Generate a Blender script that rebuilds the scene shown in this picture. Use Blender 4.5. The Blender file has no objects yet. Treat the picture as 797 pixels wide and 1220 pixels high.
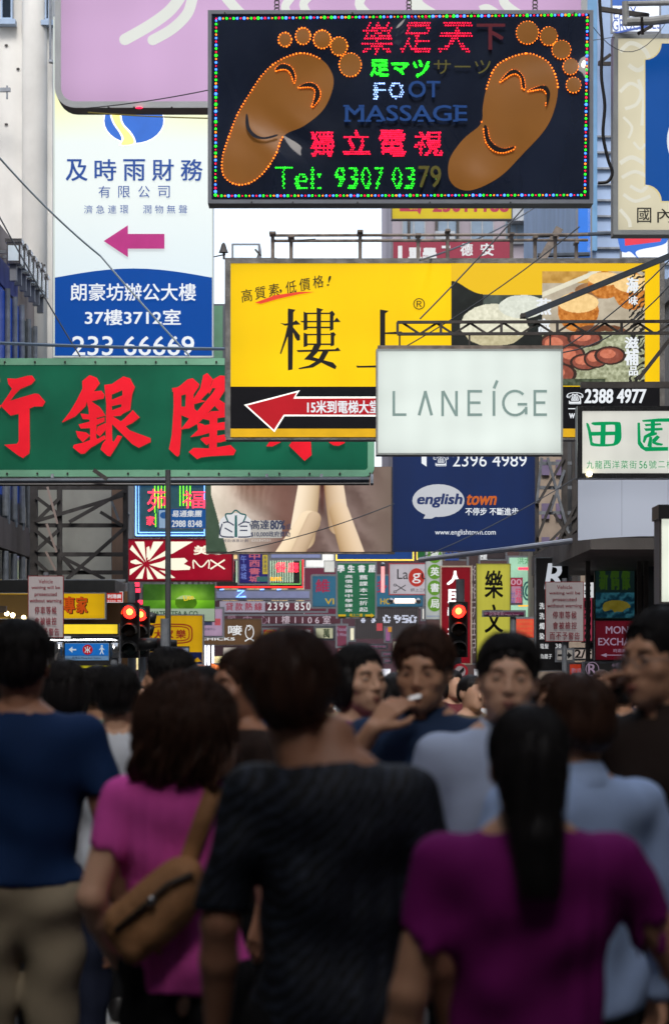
import bpy, math, random
import numpy as np
from mathutils import Vector, Matrix

random.seed(7); RNG = np.random.default_rng(7)
S = bpy.context.scene
COL = S.collection

# ---------------------------------------------------------------- camera, sky, sun, exposure
F, CX, HZ, EYE = 2800.0, 398.5, 790.0, 1.62      # focal length in photo pixels, horizon row, eye height
cd = bpy.data.cameras.new('camera'); cam = bpy.data.objects.new('camera', cd); COL.objects.link(cam)
cam.location = (0, 0, EYE); cam.rotation_euler = (math.radians(90), 0, 0)
cd.sensor_fit = 'VERTICAL'; cd.sensor_height = 36; cd.sensor_width = 24
cd.lens = F / 1220 * 36; cd.shift_y = (HZ - 610) / 1220
cd.clip_start = .3; cd.clip_end = 3000
cd.dof.use_dof = True; cd.dof.focus_distance = 32; cd.dof.aperture_fstop = 4.0
S.camera = cam
SUN_EL, SUN_AZ = 46, 181
w = bpy.data.worlds.new('World'); S.world = w; w.use_nodes = True
nt = w.node_tree; bg = nt.nodes['Background']
sky = nt.nodes.new('ShaderNodeTexSky'); sky.sky_type = 'NISHITA'; sky.sun_disc = False
sky.sun_elevation = math.radians(SUN_EL); sky.sun_rotation = math.radians(SUN_AZ)
sky.air_density = 1.2; sky.dust_density = 4.0; sky.ozone_density = 2.2
mixc = nt.nodes.new('ShaderNodeMix'); mixc.data_type = 'RGBA'; mixc.inputs[0].default_value = .6       # even cloud over the blue
mixc.inputs[7].default_value = (4.6, 4.9, 5.4, 1)
nt.links.new(sky.outputs[0], mixc.inputs[6]); nt.links.new(mixc.outputs[2], bg.inputs[0]); bg.inputs[1].default_value = 0.15
sl = bpy.data.lights.new('sun', 'SUN'); sl.energy = 1.0; sl.angle = math.radians(16); sl.color = (1, .96, .92)
so = bpy.data.objects.new('sun', sl); COL.objects.link(so)
_a = math.radians(SUN_AZ); _e = math.radians(SUN_EL)
so.rotation_euler = Vector((math.sin(_a)*math.cos(_e), math.cos(_a)*math.cos(_e), math.sin(_e))).to_track_quat('Z', 'Y').to_euler()
S.view_settings.view_transform = 'Standard'; S.view_settings.look = 'None'
S.view_settings.exposure = 1.0; S.view_settings.gamma = 1.0
S.cycles.max_bounces = 5; S.cycles.diffuse_bounces = 2; S.cycles.glossy_bounces = 2
S.cycles.use_denoising = True

# ---------------------------------------------------------------- helpers
def W(px, py, Y):                                  # photo pixel at a distance -> point in the street
    return Vector(((px - CX) * Y / F, Y, EYE + (HZ - py) * Y / F))
def lin(c):
    if isinstance(c, str): c = tuple(int(c[i:i+2], 16) for i in (1, 3, 5))
    return tuple(((v/255)/12.92 if v <= 10 else ((v/255+.055)/1.055)**2.4) for v in c)
_M = {}
GLOW = .5                                         # scales all emission, lamps and glowing paint alike, for the exposure above
def mat(name, rgb, rough=.6, metal=0., var=.12, scale=3., bump=.0, emit=0., dirt=0., stretch=(1, 1, 1), spec=.5, sss=0., base=1., coat=0.):
    if name in _M: return _M[name]
    m = bpy.data.materials.new(name); m.use_nodes = True; n = m.node_tree.nodes; L = m.node_tree.links
    b = n['Principled BSDF']; c = lin(rgb)
    tc = n.new('ShaderNodeTexCoord'); mp = n.new('ShaderNodeMapping'); mp.inputs['Scale'].default_value = stretch
    L.new(tc.outputs['Object'], mp.inputs[0])
    nz = n.new('ShaderNodeTexNoise'); nz.inputs['Scale'].default_value = scale; nz.inputs['Detail'].default_value = 5
    L.new(mp.outputs[0], nz.inputs['Vector'])
    r = n.new('ShaderNodeValToRGB'); e = r.color_ramp.elements
    e[0].position = .3; e[1].position = .7
    e[0].color = tuple(v*(1-var) for v in c)+(1,); e[1].color = tuple(min(1, v*(1+var*.7)) for v in c)+(1,)
    L.new(nz.outputs[0], r.inputs[0]); out = r.outputs[0]
    if dirt:
        n2 = n.new('ShaderNodeTexNoise'); n2.inputs['Scale'].default_value = scale*.35; n2.inputs['Detail'].default_value = 8
        mp2 = n.new('ShaderNodeMapping'); mp2.inputs['Scale'].default_value = (1, 1, .25)
        L.new(tc.outputs['Object'], mp2.inputs[0]); L.new(mp2.outputs[0], n2.inputs['Vector'])
        r2 = n.new('ShaderNodeValToRGB'); r2.color_ramp.elements[0].position = .38; r2.color_ramp.elements[1].position = .62
        r2.color_ramp.elements[0].color = (1-dirt,)*3+(1,); r2.color_ramp.elements[1].color = (1, 1, 1, 1)
        mx = n.new('ShaderNodeMix'); mx.data_type = 'RGBA'; mx.blend_type = 'MULTIPLY'; mx.inputs[0].default_value = 1
        L.new(n2.outputs[0], r2.inputs[0]); L.new(out, mx.inputs[6]); L.new(r2.outputs[0], mx.inputs[7]); out = mx.outputs[2]
    if base != 1:
        mb = n.new('ShaderNodeMix'); mb.data_type = 'RGBA'; mb.blend_type = 'MULTIPLY'; mb.inputs[0].default_value = 1
        mb.inputs[7].default_value = (base,)*3+(1,); L.new(out, mb.inputs[6]); L.new(mb.outputs[2], b.inputs['Base Color'])
    else: L.new(out, b.inputs['Base Color'])
    b.inputs['Roughness'].default_value = rough; b.inputs['Metallic'].default_value = metal
    b.inputs['Specular IOR Level'].default_value = spec
    if coat: b.inputs['Coat Weight'].default_value = coat; b.inputs['Coat Roughness'].default_value = .08
    if sss:
        b.inputs['Subsurface Weight'].default_value = sss; b.inputs['Subsurface Radius'].default_value = (.02, .008, .004); b.inputs['Subsurface Scale'].default_value = .5
    if emit:
        L.new(out, b.inputs['Emission Color']); b.inputs['Emission Strength'].default_value = emit*GLOW
    if bump:
        bp = n.new('ShaderNodeBump'); bp.inputs['Strength'].default_value = bump; bp.inputs['Distance'].default_value = .02
        n3 = n.new('ShaderNodeTexNoise'); n3.inputs['Scale'].default_value = scale*4; n3.inputs['Detail'].default_value = 6
        L.new(mp.outputs[0], n3.inputs['Vector']); L.new(n3.outputs[0], bp.inputs['Height']); L.new(bp.outputs[0], b.inputs['Normal'])
    _M[name] = m; return m
def hx(rgb): return rgb if isinstance(rgb, str) else '#%02x%02x%02x' % tuple(rgb)
def glow(rgb, s=.8, rough=.35, var=.05, scale=.7, base=.2, tubes=0.):                 # translucent lightbox face: lit from behind, reflects a little
    m = mat('lit_%s_%g' % (hx(rgb), s), rgb, rough=rough, var=var, scale=scale, emit=s, base=base)
    return m
def lit_face(m):                                    # lightbox face: tubes behind it, light falling off towards the cabinet edges
    if m.name.startswith('box_') or ('box_'+m.name) in _M: return _M.get('box_'+m.name, m)
    b = m.node_tree.nodes['Principled BSDF']; s = b.inputs['Emission Strength'].default_value
    if s < .19: return m
    m = m.copy(); _M['box_'+m.name] = m; n = m.node_tree.nodes; L = m.node_tree.links; b = n['Principled BSDF']
    tc = n.new('ShaderNodeTexCoord'); sp = n.new('ShaderNodeSeparateXYZ'); L.new(tc.outputs['Generated'], sp.inputs[0]); prod = None
    def mth(op, a, v=None):
        q = n.new('ShaderNodeMath'); q.operation = op; L.new(a, q.inputs[0])
        if v is not None:
            if isinstance(v, (int, float)): q.inputs[1].default_value = v
            else: L.new(v, q.inputs[1])
        return q.outputs[0]
    outs = []
    for i in (0, 2):
        u = mth('ABSOLUTE', mth('SUBTRACT', mth('MULTIPLY', sp.outputs[i], 2.), 1.)); outs.append(mth('MULTIPLY', mth('POWER', u, 9.), -.22))
    tube = mth('MULTIPLY', mth('SINE', mth('MULTIPLY', sp.outputs[0], 44.)), .022)
    nz = n.new('ShaderNodeTexNoise'); nz.inputs['Scale'].default_value = 2.6; nz.inputs['Detail'].default_value = 1; L.new(tc.outputs['Generated'], nz.inputs['Vector'])
    tot = mth('ADD', mth('ADD', mth('ADD', outs[0], outs[1]), tube), mth('MULTIPLY', mth('SUBTRACT', nz.outputs[0], .5), .36)); tot = mth('ADD', tot, 1.1)
    L.new(mth('MULTIPLY', tot, float(s)), b.inputs['Emission Strength']); return m
def paint(rgb, rough=.5, var=.08, **k):  # emit lets painted parts glow though they are no lamps
    key = 'paint_%s_%g' % (hx(rgb), rough) + ''.join(sorted('%s%s' % kv for kv in k.items()))
    return mat(key, rgb, rough=rough, var=var, **k)
STEEL = mat('galvanised_steel', (138, 144, 152), rough=.5, metal=.15, var=.3, scale=6, bump=.1, dirt=.35)
DARKSTEEL = mat('weathered_dark_steel', (76, 72, 70), rough=.65, metal=.05, var=.35, scale=5, bump=.15, dirt=.3)
RUST = mat('rusty_steel', (140, 128, 118), rough=.75, metal=.0, var=.4, scale=7, bump=.2, dirt=.4)
ALU = mat('aluminium_frame', (175, 180, 188), rough=.35, metal=.2, var=.12, scale=4, dirt=.15)
CHROME = mat('polished_steel', (190, 190, 190), rough=.16, metal=1., var=.1, scale=9, bump=.25)
BLACKP = paint((22, 22, 25), .4)
GREYCAB = paint((120, 124, 132), .5, dirt=.25)

def tag(o, label=None, cat=None, group=None, kind=None):
    if label: o['label'] = label
    if cat: o['category'] = cat
    if group: o['group'] = group
    if kind: o['kind'] = kind
    return o
WL = {}
def thing(name, loc, label, cat, group=None, rz=0):
    o = bpy.data.objects.new(name, None); COL.objects.link(o); o.location = loc; o.rotation_euler = (0, 0, rz)
    o.empty_display_size = .2; WL[o.name] = Vector(loc); return tag(o, label, cat, group)
class MB:
    def __init__(s): s.v = []; s.f = []; s.smooth = False
    def add(s, vs, fs):
        b = len(s.v); s.v += [tuple(p) for p in vs]; s.f += [tuple(i+b for i in f) for f in fs]; return s
    def box(s, a, b):
        x0, y0, z0 = (min(a[i], b[i]) for i in range(3)); x1, y1, z1 = (max(a[i], b[i]) for i in range(3))
        return s.add([(x0,y0,z0),(x1,y0,z0),(x1,y1,z0),(x0,y1,z0),(x0,y0,z1),(x1,y0,z1),(x1,y1,z1),(x0,y1,z1)],
                     [(0,3,2,1),(4,5,6,7),(0,1,5,4),(1,2,6,5),(2,3,7,6),(3,0,4,7)])
    def bar(s, p, q, wd, ht=None):
        ht = ht or wd; p = Vector(p); q = Vector(q); d = (q-p).normalized()
        u = d.cross(Vector((0, 1, 0)));
        if u.length < .05: u = d.cross(Vector((0, 0, 1)))
        u.normalize(); v = d.cross(u)
        c = [(-1,-1),(1,-1),(1,1),(-1,1)]
        return s.add([p+u*(a*wd/2)+v*(b*ht/2) for a, b in c]+[q+u*(a*wd/2)+v*(b*ht/2) for a, b in c],
                     [(0,1,2,3),(7,6,5,4),(0,4,5,1),(1,5,6,2),(2,6,7,3),(3,7,4,0)])
    def tube(s, pts, r, n=8, cap=True):
        pts = [Vector(p) for p in pts]; rs = r if isinstance(r, (list, tuple)) else [r]*len(pts)
        b = len(s.v); u = None
        for i, p in enumerate(pts):
            d = (pts[min(i+1, len(pts)-1)] - pts[max(i-1, 0)]).normalized()
            if u is None:
                u = d.cross(Vector((0, 1, 0)));
                if u.length < .1: u = d.cross(Vector((1, 0, 0)))
            u = (u - d*u.dot(d)).normalized(); v = d.cross(u)
            for k in range(n):
                a = 2*math.pi*k/n; s.v.append(tuple(p+(u*math.cos(a)+v*math.sin(a))*rs[i]))
        for i in range(len(pts)-1):
            for k in range(n):
                a = b+i*n+k; c = b+i*n+(k+1) % n; s.f.append((a, c, c+n, a+n))
        if cap: s.f.append(tuple(b+k for k in range(n))[::-1]); e = b+(len(pts)-1)*n; s.f.append(tuple(e+k for k in range(n)))
        return s
    def ball(s, c, r, nu=10, nv=7):
        c = Vector(c); rr = r if isinstance(r, (tuple, list)) else (r, r, r); b = len(s.v)
        for j in range(1, nv):
            t = math.pi*j/nv
            for i in range(nu):
                a = 2*math.pi*i/nu; s.v.append((c.x+rr[0]*math.sin(t)*math.cos(a), c.y+rr[1]*math.sin(t)*math.sin(a), c.z+rr[2]*math.cos(t)))
        top = len(s.v); s.v.append((c.x, c.y, c.z+rr[2])); s.v.append((c.x, c.y, c.z-rr[2]))
        for j in range(nv-2):
            for i in range(nu):
                a = b+j*nu+i; d = b+j*nu+(i+1) % nu; s.f.append((a, a+nu, d+nu, d))
        for i in range(nu):
            s.f.append((top, b+i, b+(i+1) % nu)); e = b+(nv-2)*nu; s.f.append((top+1, e+(i+1) % nu, e+i))
        return s
    def prism(s, pts, y0, y1):                      # outline in x,z; front at y0, back at y1
        n = len(pts); b = len(s.v)
        area = sum(pts[i][0]*pts[(i+1) % n][1]-pts[(i+1) % n][0]*pts[i][1] for i in range(n))
        if area < 0: pts = pts[::-1]
        s.v += [(x, y0, z) for x, z in pts]; s.f.append(tuple(b+i for i in range(n)))
        if y1 is not None:
            s.v += [(x, y1, z) for x, z in pts]; s.f.append(tuple(b+n+i for i in range(n))[::-1])
            for i in range(n): j = (i+1) % n; s.f.append((b+i, b+n+i, b+n+j, b+j))
        return s
    def build(s, name, m, parent=None, loc=None, smooth=None, kind=None):
        me = bpy.data.meshes.new(name)
        off = Vector(loc) if loc is not None else (WL.get(parent.name, Vector()) if parent else Vector())
        me.from_pydata([tuple(Vector(v)-off) for v in s.v], [], s.f)
        if m: me.materials.append(m)
        if smooth or s.smooth: me.shade_smooth()
        o = bpy.data.objects.new(name, me); COL.objects.link(o)
        if parent: o.parent = parent; WL[o.name] = off
        else: o.location = off; WL[o.name] = off
        if kind: o['kind'] = kind
        return o
def nsuffix(o): return o
def copy_tree(o, loc=None, parent=None, label=None):
    c = o.copy(); COL.objects.link(c); c.parent = parent
    if loc is not None: c.location = loc
    if label: c['label'] = label
    WL[c.name] = Vector(c.location) if parent is None else WL.get(parent.name, Vector())
    for ch in o.children: copy_tree(ch, parent=c)
    return c

# ---------------------------------------------------------------- lettering
_fc = bpy.data.curves.new('type', 'FONT'); _fo = bpy.data.objects.new('type', _fc)
def glyphs(txt, bold=0., extrude=0., spacing=1.):
    _fc.body = txt; _fc.offset = bold; _fc.extrude = extrude; _fc.space_character = spacing; _fc.resolution_u = 3
    me = bpy.data.meshes.new_from_object(_fo)
    n = len(me.vertices); co = np.zeros(n*3, 'f'); me.vertices.foreach_get('co', co); co = co.reshape(-1, 3)
    fs = [tuple(p.vertices) for p in me.polygons]; bpy.data.meshes.remove(me); return co, fs

class Sign:
    """a sign facing down the street; contents are laid out in photo pixels on its own face"""
    def __init__(s, name, label, cat, x0, y0, x1, y1, Y, depth=.25, face=None, frame=None, fw=3, cab=None, group=None, round_=0, fd=.03):
        s.Y = Y; s.k = 0; s.box = (x0, y0, x1, y1)
        c = W((x0+x1)/2, y1, Y); s.t = thing(name, c, label, cat, group); s.c = c
        s.depth = depth
        out = s.outline(x0, y0, x1, y1, round_)
        MB().prism(s.px(out), Y, Y+depth).build('cabinet', cab or GREYCAB, s.t)
        if face: face = lit_face(face); s.area('face_panel', s.outline(x0+fw*.8, y0+fw*.8, x1-fw*.8, y1-fw*.8, max(0, round_-fw)) , face, th=.012)
        if frame:
            m = MB(); a = s.px(out); b = s.px(s.outline(x0+fw, y0+fw, x1-fw, y1-fw, max(.01, round_-fw) if round_ else 0)); n = len(a)
            yf = Y-fd; base = 0
            m.v = [(x, yf, z) for x, z in a]+[(x, yf, z) for x, z in b]+[(x, Y-.001, z) for x, z in a]+[(x, Y-.001, z) for x, z in b]
            for i in range(n):
                j = (i+1) % n; m.f += [(i, n+i, n+j, j), (i, j, 2*n+j, 2*n+i), (n+i, 3*n+i, 3*n+j, n+j)]
            m.build('frame', frame, s.t)
    def outline(s, x0, y0, x1, y1, r=0):
        if not r: return [(x0, y1), (x1, y1), (x1, y0), (x0, y0)]
        o = []
        for cx, cy, a0 in ((x1-r, y1-r, 90), (x1-r, y0+r, 0), (x0+r, y0+r, -90), (x0+r, y1-r, -180)):
            for i in range(7):
                a = math.radians(a0-15*i); o.append((cx+r*math.cos(a), cy+r*math.sin(a)))
        return o
    def px(s, pts): return [((x-CX)*s.Y/F, EYE+(HZ-y)*s.Y/F) for x, y in pts]
    def front(s, step=.002): s.k += 1; return s.Y-.014-s.k*step
    def area(s, name, pts, m, th=.002, parent=None, kind=None, proud=None):
        y = s.front() if proud is None else s.Y-proud-.0007*s.k
        if proud is not None: s.k += 1
        return MB().prism(s.px(pts), y, y+th).build(name, m, parent or s.t, kind=kind)
    def rect(s, name, x0, y0, x1, y1, m, **k): return s.area(name, [(x0, y1), (x1, y1), (x1, y0), (x0, y0)], m, **k)
    def oval(s, name, cx, cy, rx, ry, m, rot=0, n=28, **k):
        a = math.radians(rot); p = []
        for i in range(n):
            t = 2*math.pi*i/n; u, v = rx*math.cos(t), ry*math.sin(t); p.append((cx+u*math.cos(a)-v*math.sin(a), cy+u*math.sin(a)+v*math.cos(a)))
        return s.area(name, p, m, **k)
    def many(s, name, polys, m, th=.002, proud=None, kind=None):      # several pieces of one drawn mark, one object
        mb = MB()
        s.k += 1
        for i, p in enumerate(polys):
            y = (s.Y-.014-s.k*.002 if proud is None else s.Y-proud) - .0004*i
            mb.prism(s.px(p), y, (y+th) if proud is None else s.Y)
        return mb.build(name, m, s.t, kind=kind)
    def fit(s, co, x0, y0, x1, y1, rot=0, shear=0):
        a, b = co[:, 0].min(), co[:, 0].max(); c, d = co[:, 1].min(), co[:, 1].max()
        u = (co[:, 0]-a)/max(b-a, 1e-6); v = (co[:, 1]-c)/max(d-c, 1e-6)
        X = x0+u*(x1-x0)+shear*v*(y1-y0); P = y1-v*(y1-y0)
        if rot:
            r = math.radians(rot); mx, my = (x0+x1)/2, (y0+y1)/2; X, P = mx+(X-mx)*math.cos(r)-(P-my)*math.sin(r), my+(X-mx)*math.sin(r)+(P-my)*math.cos(r)
        return X, P
    def text(s, txt, x0, y0, x1, y1, m, bold=0., name='lettering', rot=0, shear=0, spacing=1., parent=None):
        co, fs = glyphs(txt, 0, 0, spacing); b = bold*1.25*(y1-y0)
        X, P = s.fit(co, x0+b, y0+b*.7, x1-b, y1-b*.7, rot, shear)
        y = s.front(); mb = MB()
        for k, (dx, dy) in enumerate([(0, 0)] if not bold else [(0, 0), (b, b*.6), (-b, b*.6), (b, -b*.6), (-b, -b*.6)]):
            mb.add([((X[i]+dx-CX)*s.Y/F, y-.00025*k, EYE+(HZ-P[i]-dy)*s.Y/F) for i in range(len(co))], fs)
        letters = txt.replace(' ', '')
        if len(letters) < 2 or (y1-y0) < 8.5 or rot: return mb.build(name, m, parent or s.t, kind='stuff' if len(letters) > 1 else None)
        rt = [glyphs(txt[:i+1], 0, 0, spacing)[0][:, 0].max() for i in range(len(txt)) if txt[i] != ' ']     # big enough to tell the letters apart: one object each
        n = len(co); nf = len(fs); cx = [co[list(f), 0].mean() for f in fs]; o = None
        for i, r_ in enumerate(rt):
            lo = rt[i-1] if i else -9e9; q = MB(); q.v = mb.v; pick = [k for k in range(nf) if lo < cx[k] <= r_+1e-4]
            if not pick: continue
            q2 = MB(); mp = {}
            for layer in range(len(mb.v)//n):
                for k in pick:
                    f = []
                    for v_ in fs[k]:
                        key = v_+layer*n
                        if key not in mp: mp[key] = len(q2.v); q2.v.append(mb.v[key])
                        f.append(mp[key])
                    q2.f.append(tuple(f))
            o = q2.build('character' if ord(letters[i]) > 255 else 'letter' if letters[i].isalpha() else 'digit', m, parent or s.t)
        return o
    def vtext(s, txt, x0, y0, x1, y1, m, gap=.12, **k):
        n = len(txt); h = (y1-y0)/n; r = None
        mbs = []
        for i, ch in enumerate(txt):
            if ch == ' ': continue
            if ch == '一': s.text(ch, x0, y0+h*(i+.45), x1, y0+h*(i+.55), m, **k); continue
            s.text(ch, x0, y0+h*i+h*gap/2, x1, y0+h*(i+1)-h*gap/2, m, **k)
    def dots(s, pts, m, r=.9, name='lamp_dots', proud=.03):          # r in pixels
        mb = MB(); rr = r*s.Y/F
        for x, y in pts:
            rr = r*s.Y/F*random.choice((.8, .95, 1, 1, 1.1, 1.3)); cx, cz = s.px([(x, y)])[0]; b = len(mb.v)
            mb.v += [(cx+rr*math.cos(a*math.pi/3), s.Y-proud+.004, cz+rr*math.sin(a*math.pi/3)) for a in range(6)]+[(cx, s.Y-proud-rr*.6, cz)]
            mb.f += [(b+i, b+(i+1) % 6, b+6) for i in range(6)]
        return mb.build(name, m, s.t, kind='stuff')
    def led_text(s, txt, x0, y0, x1, y1, m, pitch=3., r=.95, bold=.01, rot=0, shear=0, name='lamp_dots'):
        co, fs = glyphs(txt, 0 if ord(txt[0])>255 else bold); X, P = s.fit(co, x0, y0, x1, y1, rot, shear)
        gx, gy = np.meshgrid(np.arange(x0-6, x1+6, pitch), np.arange(y0-3, y1+3, pitch)); gx = gx.copy(); gx[1::2] += pitch/2
        q = np.stack([gx.ravel(), gy.ravel()], 1); ins = np.zeros(len(q), bool); q0 = q; grow = .75 if ord(txt[0]) > 255 else 0
        for f in fs:
            for i in range(1, len(f)-1):
                a, b, c = [(X[j], P[j]) for j in (f[0], f[i], f[i+1])]
                for ox, oy in (((0, 0), (grow, 0), (-grow, 0), (0, grow), (0, -grow)) if grow else ((0, 0),)):
                  q = q0+(ox, oy)
                  d1 = (q[:, 0]-b[0])*(a[1]-b[1])-(a[0]-b[0])*(q[:, 1]-b[1]); d2 = (q[:, 0]-c[0])*(b[1]-c[1])-(b[0]-c[0])*(q[:, 1]-c[1]); d3 = (q[:, 0]-a[0])*(c[1]-a[1])-(c[0]-a[0])*(q[:, 1]-a[1])
                  ins |= ((d1 <= 0) & (d2 <= 0) & (d3 <= 0)) | ((d1 >= 0) & (d2 >= 0) & (d3 >= 0))
        return s.dots(q0[ins], m, r=r, name=name)
    def neon(s, name, pts, m, r=1., closed=False, proud=.06):
        P = [Vector((x, s.Y-proud, z)) for x, z in s.px(pts)]
        if closed: P.append(P[0])
        return MB().tube(P, r*s.Y/F, 6).build(name, m, s.t)
    def picture(s, name, x0, y0, x1, y1, fn, emit=.6, nx=160, rough=.4, base=.4):        # a printed photograph: colours of the print only
        ny = max(4, int(nx*(y1-y0)/(x1-x0))); y = s.front()
        gx, gy = np.meshgrid(np.linspace(x0, x1, nx), np.linspace(y0, y1, ny))
        rgb = np.clip(fn(gx, gy), 0, 255)/255; rgb = np.where(rgb <= .04, rgb/12.92, ((rgb+.055)/1.055)**2.4)
        V = np.stack([(gx-CX)*s.Y/F, np.full_like(gx, y), EYE+(HZ-gy)*s.Y/F], -1).reshape(-1, 3)-np.array(s.c)
        idx = np.arange(nx*ny).reshape(ny, nx)
        fs = np.stack([idx[1:, :-1], idx[1:, 1:], idx[:-1, 1:], idx[:-1, :-1]], -1).reshape(-1, 4)
        me = bpy.data.meshes.new(name); me.from_pydata(V.tolist(), [], fs.tolist())
        at = me.color_attributes.new('print', 'FLOAT_COLOR', 'POINT')
        at.data.foreach_set('color', np.concatenate([rgb.reshape(-1, 3), np.ones((nx*ny, 1))], 1).ravel().astype('f'))
        m = bpy.data.materials.new(name+'_print'); m.use_nodes = True; b = m.node_tree.nodes['Principled BSDF']
        a = m.node_tree.nodes.new('ShaderNodeVertexColor'); a.layer_name = 'print'
        mx = m.node_tree.nodes.new('ShaderNodeMix'); mx.data_type = 'RGBA'; mx.blend_type = 'MULTIPLY'; mx.inputs[0].default_value = 1; mx.inputs[7].default_value = (base,)*3+(1,)
        m.node_tree.links.new(a.outputs[0], mx.inputs[6]); m.node_tree.links.new(mx.outputs[2], b.inputs['Base Color'])
        m.node_tree.links.new(a.outputs[0], b.inputs['Emission Color']); b.inputs['Emission Strength'].default_value = emit*GLOW; b.inputs['Roughness'].default_value = rough
        me.materials.append(m); o = bpy.data.objects.new(name, me); COL.objects.link(o); o.parent = s.t; WL[o.name] = s.c; return o
def crop(ox, oy, k): return lambda pts: [(ox+x/k, oy+y/k) for x, y in pts]
def nz2(x, y, seed=0, f=.1, oct=4):                # smooth 2-D value noise, -1..1
    out = 0*x; amp = 1; tot = 0
    for o in range(oct):
        xi = np.floor(x*f).astype(int); yi = np.floor(y*f).astype(int); fx = x*f-xi; fy = y*f-yi
        fx = fx*fx*(3-2*fx); fy = fy*fy*(3-2*fy)
        h = lambda a, b: ((np.sin(a*127.1+b*311.7+seed*74.7+o*19.3)*43758.5453) % 1)*2-1
        out = out+amp*((h(xi, yi)*(1-fx)+h(xi+1, yi)*fx)*(1-fy)+(h(xi, yi+1)*(1-fx)+h(xi+1, yi+1)*fx)*fy)
        tot += amp; amp *= .5; f *= 2
    return out/tot

# ---------------------------------------------------------------- ground
ASPH = mat('asphalt', (62, 62, 64), rough=.9, var=.25, scale=1.5, bump=.3, dirt=.2)
PAVE = mat('pavement_slabs', (118, 113, 108), rough=.9, var=.2, scale=2, bump=.2, dirt=.25)
tag(MB().box((-900, -900, -.4), (900, 900, -.15)).build('ground', mat('ground_concrete', (100, 98, 95), rough=.9)), kind='structure')
tag(MB().box((-4.6, -60, -.15), (4.6, 190, 0)).build('road', ASPH), kind='structure')
for sx in (-1, 1):
    p = tag(MB().box((sx*4.61, -60, -.15), (sx*7.6, 190, .13)).build('pavement', PAVE), kind='structure')
mk = MB()
for i in range(9): mk.box((-4.2+i*1.0, 9.5, .004), (-3.7+i*1.0, 12.5, .008))
tag(mk.build('crossing_stripes', mat('road_paint', (215, 215, 210), rough=.8, dirt=.4)), kind='structure')
mk = MB()
for y in range(16, 110, 6): mk.box((-.06, y, .004), (.06, y+3, .008))
tag(mk.build('lane_marking', mat('road_paint', (215, 215, 210))), kind='structure')

# ---------------------------------------------------------------- buildings
STUCCO = mat('stained_pale_stucco', (214, 213, 208), rough=.85, var=.1, scale=1.1, bump=.2, dirt=.3)
CONC = mat('grey_render', (128, 124, 118), rough=.85, var=.15, scale=.6, bump=.1, dirt=.35)
GLASS = mat('dark_window_glass', (36, 46, 58), rough=.08, var=.2, scale=.5, spec=.8)
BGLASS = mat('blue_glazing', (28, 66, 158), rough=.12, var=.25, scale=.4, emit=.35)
WFRAME = mat('aluminium_window_frame', (150, 152, 154), rough=.5, metal=.3)
def facade_windows(t, wall, face, u0, u1, z0, z1, nu, nz_, ww, wh, frame=WFRAME, glass=GLASS):
    """windows set in a wall; face = ('x', X, sign) or ('y', Y, -1)"""
    ax, pos, sg = face; proto = None
    for j in range(nz_):
        for i in range(nu):
            u = u0+(i+.5)*(u1-u0)/nu; z = z0+(j+.5)*(z1-z0)/nz_
            if proto is None:
                fr = MB(); gl = MB(); e = .05
                def bx(m, a0, a1, b0, b1, d0, d1):
                    if ax == 'y': m.box((a0, d0, b0), (a1, d1, b1))
                    else: m.box((d0, a0, b0), (d1, a1, b1))
                for a0, a1, b0, b1 in ((-ww/2, ww/2, -wh/2, -wh/2+e), (-ww/2, ww/2, wh/2-e, wh/2), (-ww/2, -ww/2+e, -wh/2+e, wh/2-e), (ww/2-e, ww/2, -wh/2+e, wh/2-e), (-e/2, e/2, -wh/2+e, wh/2-e)):
                    bx(fr, a0, a1, b0, b1, 0, sg*.08)
                bx(fr, -ww/2-.08, ww/2+.08, -wh/2-.1, -wh/2-.002, 0, sg*.16)
                bx(gl, -ww/2+.01, ww/2-.01, -wh/2+.01, wh/2-.01, 0, sg*.03)
                f = fr.build('window', frame, None, loc=(0, 0, 0)); g = gl.build('pane', glass, None, loc=(0, 0, 0)); proto = (f, g)
            else:
                f = proto[0].copy(); g = proto[1].copy(); COL.objects.link(f); COL.objects.link(g)
            p = Vector((pos, u, z)) if ax == 'x' else Vector((u, pos, z))
            f.parent = t; f.location = p-WL[t.name]; g.parent = f; g.location = (0, 0, 0)
def block(name, label, x0, x1, y0, y1, z1, m, cat='building'):
    t = thing(name, ((x0+x1)/2, (y0+y1)/2, 0), label, cat)
    MB().box((x0, y0, 0), (x1, y1, z1)).build('wall', m, t)
    MB().box((x0-.1, y0-.1, z1+.001), (x1+.1, y1+.1, z1+.5)).build('parapet', m, t)
    return t
# unseen blocks around the photographer, added and sized to block or admit sky light
b = block('building', 'unseen grey block added on the left to shade the crowd', -20, -7.6, -27.9, 22, 34, CONC)
facade_windows(b, None, ('x', -7.6, 1), -5, 21, 6, 33, 6, 7, 1.6, 1.5)
block('building', 'unseen low grey block on the left, kept low to let sky light in', -20, -7.61, 22.1, 37.9, 9.5, CONC)
block('building', 'unseen low grey block on the right, kept low to let sky light in', 7.61, 20, 22.1, 37.9, 9.5, CONC)
b = block('building', 'unseen tall grey block added on the right to shade the crowd', 7.6, 20, -27.9, 22, 38, CONC)
facade_windows(b, None, ('x', 7.6, -1), -5, 21, 6, 36, 6, 7, 1.6, 1.5)
block('building', 'unseen broad block added behind the photographer to shade the crowd', -26, 26, -48, -28, 41, CONC)

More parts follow.
